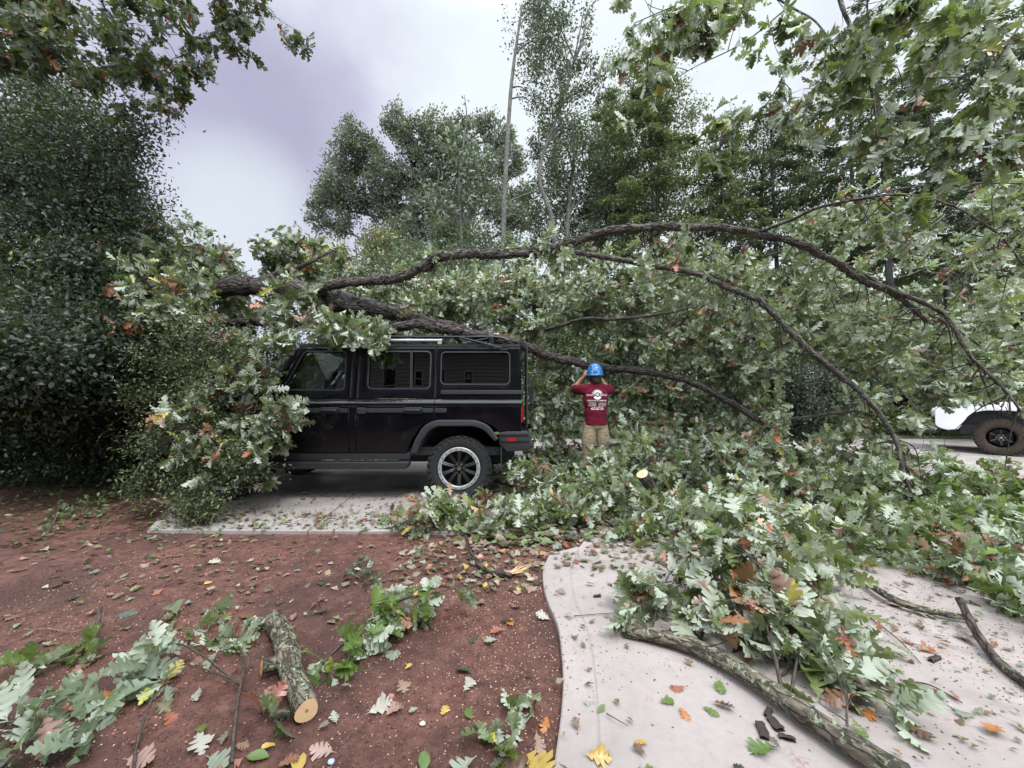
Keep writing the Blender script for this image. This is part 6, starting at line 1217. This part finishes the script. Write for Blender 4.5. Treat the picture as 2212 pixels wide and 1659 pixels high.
# ------------------------------------------------------------------ leaf litter
LC = dict(sage=(.27, .31, .24), pale=(.36, .34, .29), tan=(.23, .15, .10), pink=(.32, .20, .165), rust=(.26, .085, .045), orange=(.42, .16, .05), yellow=(.48, .33, .09), green=(.12, .19, .05), dark=(.055, .07, .05), brown=(.14, .08, .05))
LW = {'sage': 'pale sage-green', 'pale': 'whitish grey-green', 'tan': 'tan brown', 'pink': 'pinkish tan', 'rust': 'rusty red', 'orange': 'bright orange', 'yellow': 'yellow', 'green': 'fresh green', 'dark': 'dark grey-green', 'brown': 'dark brown'}
ind = [ # px, py, size, colour, shape, where
 (640, 1640, .13, 'yellow', 'ovh', 'at the bottom edge below the sawn end of the short log'), (578, 1605, .055, 'yellow', 'ovh', 'on the soil left below the sawn end of the short log'), (553, 1630, .09, 'green', 'ovh', 'at the bottom edge left of the large yellow leaf'), (500, 1652, .11, 'rust', 'flat', 'at the bottom edge under the twiggy branch'),
 (370, 1545, .11, 'rust', 'flat', 'on the soil right of the large sage spray'), (225, 1500, .10, 'orange', 'flat', 'on the soil just left of the large sage spray'), (450, 1258, .07, 'yellow', 'ovh', 'on open soil below the corner of the parking slab'), (710, 1260, .035, 'orange', 'ovh', 'on the soil left of the bright green sprig'),
 (430, 1600, .12, 'pale', 'flat', 'on the soil left of the twiggy branch stem'), (470, 1640, .13, 'sage', 'flat', 'at the bottom edge beside the twiggy branch'), (300, 1640, .13, 'pink', 'flat', 'at the bottom edge right of the corner branch'), (700, 1620, .10, 'pink', 'flat', 'on the soil right of the large yellow leaf'),
 (868, 1480, .10, 'tan', 'flat', 'whole, on the soil below the bright green sprig'), (820, 1530, .12, 'pale', 'flat', 'on the soil left of the round green leaf'), (850, 1535, .10, 'pink', 'flat', 'touching the whitish leaf on the lower middle soil'), (1012, 1482, .10, 'pale', 'flat', 'on the soil left of the thin sprig'), (1005, 1450, .09, 'dark', 'flat', 'on the soil above the whitish leaf left of the path'),
 (895, 1535, .045, 'sage', 'flat', 'small, on the soil left of the round green leaf'), (960, 1535, .07, 'yellow', 'flat', 'on the soil between the green leaf and the tan leaf'), (1012, 1540, .07, 'green', 'ovh', 'rounded, on the soil below the whitish leaf'), (915, 1640, .09, 'green', 'ovh', 'at the bottom edge of the soil, middle of the photo'), (1000, 1655, .12, 'sage', 'flat', 'at the bottom edge right of the round green leaf'),
 (1180, 1560, .085, 'orange', 'flat', 'on the soil against the lower edge of the path'), (1160, 1600, .10, 'pink', 'flat', 'on the soil below the orange leaf beside the path'), (1160, 1650, .17, 'yellow', 'flat', 'large, in the bottom corner between soil and path'), (1110, 1660, .14, 'brown', 'flat', 'at the bottom edge left of the large yellow leaf by the path'),
 (1175, 1335, .10, 'pale', 'flat', 'on the soil touching the bulge of the path'), (1100, 1345, .09, 'orange', 'flat', 'on the soil right of the bright green sprig'), (1075, 1362, .09, 'rust', 'flat', 'beside the orange leaf right of the bright green sprig'), (1040, 1300, .09, 'tan', 'flat', 'on the soil near the end of the bright green sprig'), (1110, 1310, .09, 'tan', 'flat', 'curled, on the soil below the torn branch'), (1120, 1275, .07, 'yellow', 'flat', 'on the soil just below the torn branch'), (1020, 1380, .10, 'dark', 'flat', 'on the middle soil below the tan leaves'), (1062, 1385, .08, 'sage', 'flat', 'on the middle soil right of the dark leaf'),
 (845, 1415, .09, 'sage', 'flat', 'on the soil under the drooping green sprig'), (880, 1440, .05, 'yellow', 'flat', 'small, beside the sage leaf under the green sprig'), (780, 1395, .07, 'orange', 'flat', 'on the soil behind the stem of the green sprig'),
 (1465, 1505, .085, 'rust', 'flat', 'on the concrete above the leaf trio left of the thick stem'), (1440, 1535, .075, 'green', 'flat', 'on the concrete left of the rusty leaf'), (1475, 1560, .07, 'orange', 'flat', 'on the concrete below the rusty leaf'), (1555, 1500, .09, 'green', 'flat', 'lobed, on the concrete close to the thick stem'), (1532, 1555, .07, 'green', 'flat', 'on the concrete halfway down the thick stem'), (1560, 1545, .09, 'brown', 'flat', 'on the concrete beside the thick stem'),
 (1385, 1625, .055, 'yellow', 'ovh', 'narrow, on the concrete near the bottom edge'), (1300, 1550, .05, 'green', 'ovh', 'at the end of a twig on the concrete'), (1345, 1383, .045, 'green', 'ovh', 'small, on the concrete left of the dark bark piece'), (1290, 1660, .10, 'yellow', 'flat', 'at the bottom edge on the concrete'), (1650, 1640, .12, 'green', 'flat', 'at the bottom edge under the thick stem'),
 (1325, 1275, .06, 'rust', 'flat', 'on the upper part of the pale path'), (1290, 1225, .09, 'pale', 'flat', 'on the top end of the pale path'), (1330, 1235, .10, 'sage', 'flat', 'on the top end of the path against the heap'),
 (1880, 1560, .09, 'orange', 'flat', 'on the concrete right of the thick stem\'s foliage'), (1940, 1525, .10, 'green', 'flat', 'on the concrete right of the nearest big branch'), (2000, 1420, .10, 'rust', 'flat', 'on the right concrete below the lichened stem'), (2090, 1400, .10, 'rust', 'flat', 'on the right concrete near the forked stem'), (2080, 1560, .13, 'sage', 'flat', 'on the lower right concrete'), (1980, 1600, .11, 'brown', 'flat', 'curled, on the lower right concrete'), (2150, 1600, .10, 'orange', 'flat', 'near the lower right corner on the concrete'), (1930, 1320, .10, 'rust', 'flat', 'beside the lichened stem on the right concrete'),
 (270, 1240, .075, 'sage', 'flat', 'on open soil left of the middle'), (160, 1290, .085, 'dark', 'flat', 'curled, on the left soil'), (140, 1255, .085, 'rust', 'flat', 'on the upper left soil'), (100, 1268, .05, 'pale', 'flat', 'small, on the upper left soil'), (40, 1350, .07, 'sage', 'ovh', 'on the far left soil'), (18, 1420, .08, 'green', 'ovh', 'at the left edge of the soil'), (265, 1330, .12, 'dark', 'flat', 'folded, on the soil left of the twiggy branch'), (280, 1295, .07, 'pale', 'flat', 'on the soil above the folded dark leaf'), (460, 1215, .10, 'pale', 'flat', 'on the soil below the front edge of the parking slab'), (430, 1222, .09, 'sage', 'flat', 'beside the whitish leaf below the parking slab'), (620, 1240, .06, 'pink', 'flat', 'on the soil below the middle of the parking slab'), (690, 1235, .06, 'pale', 'flat', 'on the soil below the right part of the parking slab')]
rng = np.random.default_rng(90)
for (x, y, s_, ck, shp, where) in ind:
    p = gp(x, y, .012); mb = MB(); an = rng.uniform(0, 6.28); d = np.array([[math.cos(an), math.sin(an), rng.uniform(-.02, .12)]]); nr = nrm(np.array([[rng.normal()*.25, rng.normal()*.25 - .1, 1.]]))
    c = np.array([[*LC[ck], .15 if ck not in ('green', 'sage') else .6]]) * [[1, 1, 1, 1]]; put_leaves(mb, shp, -nrm(d)*s_*.5, d, nr, [s_], c, rng)
    o = mb.build('oak_leaf' if shp != 'ovh' else 'leaf', M['oak']); o.location = p; tag(o, '%s leaf %s' % (LW[ck], where), 'leaf', 'single leaves fallen on the ground')
def litter(name, label, n, xr, yr, keep, cols, size, seed, kind='flat', tilt=.3, z=.010, m='oak'):
    rg = np.random.default_rng(seed); x = rg.uniform(*xr, n); y = rg.uniform(*yr, n); k = keep(x, y, rg); x, y = x[k], y[k]; n = len(x); zz = surf(x, y) + z + rg.uniform(0, .008, n)
    an = rg.uniform(0, 6.28, n); d = np.stack([np.cos(an), np.sin(an), rg.normal(0, .12, n)], 1); nr = np.stack([rg.normal(0, tilt, n), rg.normal(0, tilt, n), np.ones(n)], 1)
    c = leaf_cols(rg, n, [LC[q] for q in cols], .6, 1.2); c[:, 3] = .2; mb = MB(); put_leaves(mb, kind, np.stack([x, y, zz], 1), d, nr, rg.uniform(*size, n), c, rg); o = mb.build(name, M[m]); tag(o, label, 'leaf litter', kind='stuff'); return n
onslab = lambda x, y: (y > 3.77) & (x > xl(y)); onsoil = lambda x, y: (y < 3.74) & (x < np.interp(y, [q[1] for q in a_[::-1]], [q[0] for q in a_[::-1]])); onwalk = lambda x, y: (y < 3.7) & (x > np.interp(y, [q[1] for q in a_[::-1]], [q[0] for q in a_[::-1]]))
ALL = ['sage', 'pale', 'tan', 'pink', 'rust', 'green', 'brown', 'dark', 'tan', 'brown']
litter('leaf_litter', 'scattered small dead and green leaves on the red soil', 2600, (-5, 1), (1.2, 3.74), lambda x, y, r: onsoil(x, y) & (r.random(len(x)) < np.clip(.12 + .35*fbm(x, y, 44, 3, 2.2) + .25*(y > 2.6), .04, 1)), ALL, (.02, .09), 401, 'flat')
litter('leaf_litter', 'dense leaf fragments on the front of the parking slab', 4200, (-4.2, .7), (3.78, 5.6), lambda x, y, r: onslab(x, y) & (r.random(len(x)) < np.where(y < 4.35, .75, .10)), ['rust', 'green', 'tan', 'sage', 'brown', 'green', 'dark', 'brown'], (.02, .075), 402, 'lo', .4)
litter('leaf_litter', 'leaves and fragments strewn over the concrete at the right', 3200, (.1, 5), (1.3, 3.7), lambda x, y, r: onwalk(x, y) & (r.random(len(x)) < .22 + .5*(y > 3.0) + .25*(x > 1.6)), ALL + ['sage', 'green'], (.010, .065), 403, 'flat')
litter('leaf_litter', 'leaf carpet under the fallen crown', 9000, (-.6, 8), (3.4, 8.5), lambda x, y, r: r.random(len(x)) < np.where(x > 4.6, .35, .85), ['sage', 'green', 'dark', 'tan', 'sage', 'brown', 'green', 'rust'], (.07, .15), 404, 'lo', .5, .03)
litter('leaf_litter', 'fallen leaves below the holly, coloured dark to deepen its shade', 5200, (-8, -2.6), (3.2, 6.5), lambda x, y, r: ~onslab(x, y) & (r.random(len(x)) < np.clip((y - 2.9)*.5, .1, .95)), ['dark', 'brown', 'tan', 'green', 'brown'], (.03, .085), 405, 'ov', .35)  # dark leaf colours stand in for part of the holly's shade
litter('leaf_litter', 'leaf bits where the soil meets the top of the path', 420, (-.9, .55), (2.6, 3.72), lambda x, y, r: onsoil(x, y), ALL + ['yellow', 'sage'], (.04, .10), 406, 'flat', .4)
litter('leaf_litter', 'leaf drift burying the top end of the curved path', 900, (-.1, 1.6), (2.75, 3.7), lambda x, y, r: onwalk(x, y) & (r.random(len(x)) < np.clip((y - 2.7) * 1.1, 0, 1)), ALL + ['sage', 'green', 'brown'], (.03, .10), 407, 'flat', .4)
# crumbs of soil, pale wood chips and specks
def crumbs(name, label, n, keep, xr, yr, size, cols, seed, m, z=0.0, flat=.6):
    rg = np.random.default_rng(seed); x = rg.uniform(*xr, n); y = yr[0] + (yr[1]-yr[0]) * rg.uniform(0, 1, n)**1.3; k = keep(x, y, rg); x, y = x[k], y[k]; n = len(x); s_ = rg.uniform(.35, 1, n)**2 * size
    base = np.array([(1, 0, 0), (-.5, .8, 0), (-.5, -.8, 0), (0, .1, 1.1), (.3, -.5, .6)]); T = np.array([(0, 1, 3), (1, 2, 3), (2, 4, 3), (4, 0, 3), (2, 0, 4)])
    V = base[None] * rg.uniform(.6, 1.4, (n, 5, 3)); an = rg.uniform(0, 6.28, n); ca, sa_ = np.cos(an)[:, None], np.sin(an)[:, None]; V = np.stack([V[..., 0]*ca - V[..., 1]*sa_, V[..., 0]*sa_ + V[..., 1]*ca, V[..., 2]*flat], -1) * s_[:, None, None]
    V += np.stack([x, y, surf(x, y) + z], 1)[:, None, :]; mb = MB(); c = leaf_cols(rg, n, cols, .7, 1.2); c[:, 3] = 0
    mb.add(V.reshape(-1, 3), None, (T[None] + np.arange(n)[:, None, None]*5).reshape(-1, 3), np.repeat(c, 5, 0)); tag(mb.build(name, M[m], None, False), label, 'ground cover', kind='stuff')
clp = lambda x, y, r: onsoil(x, y) & (r.random(len(x)) < np.clip(fbm(x, y, 31, 3, 3.0) * .45 + .35, .04, 1))
crumbs('soil_crumbs', 'red crumbs and clods of the bare soil', 42000, lambda x, y, r: onsoil(x, y), (-3.6, .6), (1.1, 3.7), .008, [(.09, .038, .03), (.14, .065, .05), (.05, .024, .02)], 411, 'far', -.001, .8)
crumbs('wood_chips', 'pale saw chips sprinkled over the red soil', 26000, clp, (-3.2, .6), (1.1, 3.4), .0056, [(.48, .30, .22), (.55, .38, .28), (.32, .18, .13)], 412, 'far', .001)
crumbs('bark_crumbs', 'dark and reddish specks on the concrete', 20000, lambda x, y, r: onwalk(x, y) & (r.random(len(x)) < np.clip(fbm(x, y, 33, 3, 2.5) * .5 + .30, .03, 1)), (.1, 4.5), (1.2, 3.7), .006, [(.06, .035, .03), (.22, .08, .06), (.12, .07, .05), (.08, .10, .05)], 413, 'far', .0, .5)
crumbs('bark_crumbs', 'dark specks scattered on the parking slab', 2500, lambda x, y, r: onslab(x, y), (-4, .6), (3.8, 5.5), .012, [(.06, .035, .03), (.14, .07, .05), (.10, .08, .05)], 414, 'far', .0, .5)
# bark pieces and loose twigs
rng = np.random.default_rng(95)
for (x, y, l_, w2, an, lb) in [(1378, 1392, .095, .03, -8, 'dark bark strip on the concrete at the upper end of the thick stem'), (1648, 1600, .075, .03, 70, 'dark bark piece standing among chips left of the thick stem, near the bottom edge'), (1675, 1585, .06, .035, 95, 'squarish dark bark piece right of its neighbour near the bottom edge'), (1660, 1560, .05, .02, 40, 'thin bark sliver above the bark pieces near the bottom edge'), (1700, 1615, .055, .02, -20, 'bark sliver nearest the thick stem at the bottom edge'), (1645, 1490, .05, .02, 10, 'bark flake on the concrete right of the thick stem'), (2020, 1440, .08, .025, 20, 'brown bark slab on the right concrete'), (1290, 1300, .05, .018, 10, 'dark bark flake on the upper path')]:
    mb = MB(); n = 6; xs_ = np.linspace(-l_/2, l_/2, n); top = np.array([[(xx, yy*w2/2*(1 + .3*rng.normal()*.5), .010 + .006*rng.random() - abs(yy)*.004) for yy in (-1, -.4, .4, 1)] for xx in xs_]); mb.grid(top); mb.grid(top[::-1] * (1, 1, 0) + (0, 0, .001))
    o = mb.build('bark_piece', M['bark_wet']); o.location = gp(x, y, .002); o.rotation_euler = (0, 0, R(an)); tag(o, lb, 'bark', 'bark pieces on the concrete')
for (pts, r, lb) in [([(1310, 1565), (1330, 1580), (1357, 1592)], .0022, 'thin twig with a green leaf at its end, lying on the concrete near the bottom'), ([(1240, 1345), (1310, 1340), (1370, 1338), (1420, 1334)], .0022, 'long thin twig crossing the path below its bulge'), ([(60, 1365), (100, 1362), (160, 1370), (220, 1352)], .003, 'pale thin twig across the left soil'), ([(690, 1300), (700, 1330), (720, 1345)], .003, 'short twig on the soil left of the bright green sprig'), ([(1950, 1490), (2010, 1500), (2080, 1540)], .004, 'dark twig on the lower right concrete'), ([(1880, 1350), (1940, 1400), (1990, 1450)], .004, 'twig on the concrete right of the nearest big branch'), ([(160, 1190), (190, 1175), (215, 1150), (205, 1100)], .004, 'peeled pale twig on the soil under the holly'), ([(180, 1395), (150, 1420), (120, 1425)], .003, 'short crooked twig on the left soil')]:
    c0 = gp(*pts[0], .006); p = smooth([gp(x, y, .006 + .012*rng.random()) for x, y in pts], 5) - c0; mb = MB(); mb.tube(p, np.linspace(r, r*.5, len(p)), 6, wob=.1); o = mb.build('twig', M['twig_tan' if 'pale' in lb else 'twig']); o.location = c0; tag(o, lb, 'twig', 'loose twigs on the ground')
for (x, y, s_, c, nm, lb, cat) in [(715, 1642, .013, (.35, .45, .75), 'plastic_scrap', 'tiny pale blue plastic scrap on the soil at the bottom, right of the yellow leaf', 'scrap'), (913, 1598 - 38, .012, (.75, .72, .68), 'pebble', 'small white pebble on the soil left of the round green leaf', 'pebble'), (845, 1508 - 5, .016, (.35, .15, .10), 'acorn_cap', 'reddish acorn cap on the soil below the tan leaf', 'acorn cap')]:
    mb = MB(); mb.ell((0, 0, s_*.4), (s_, s_*.8, s_*.5), 10, 7); mb.v[-1] += rng.normal(size=mb.v[-1].shape)*s_*.06; o = mb.build(nm, M_(nm, c, .6)); o.location = gp(x, y, 0); tag(o, lb, cat)
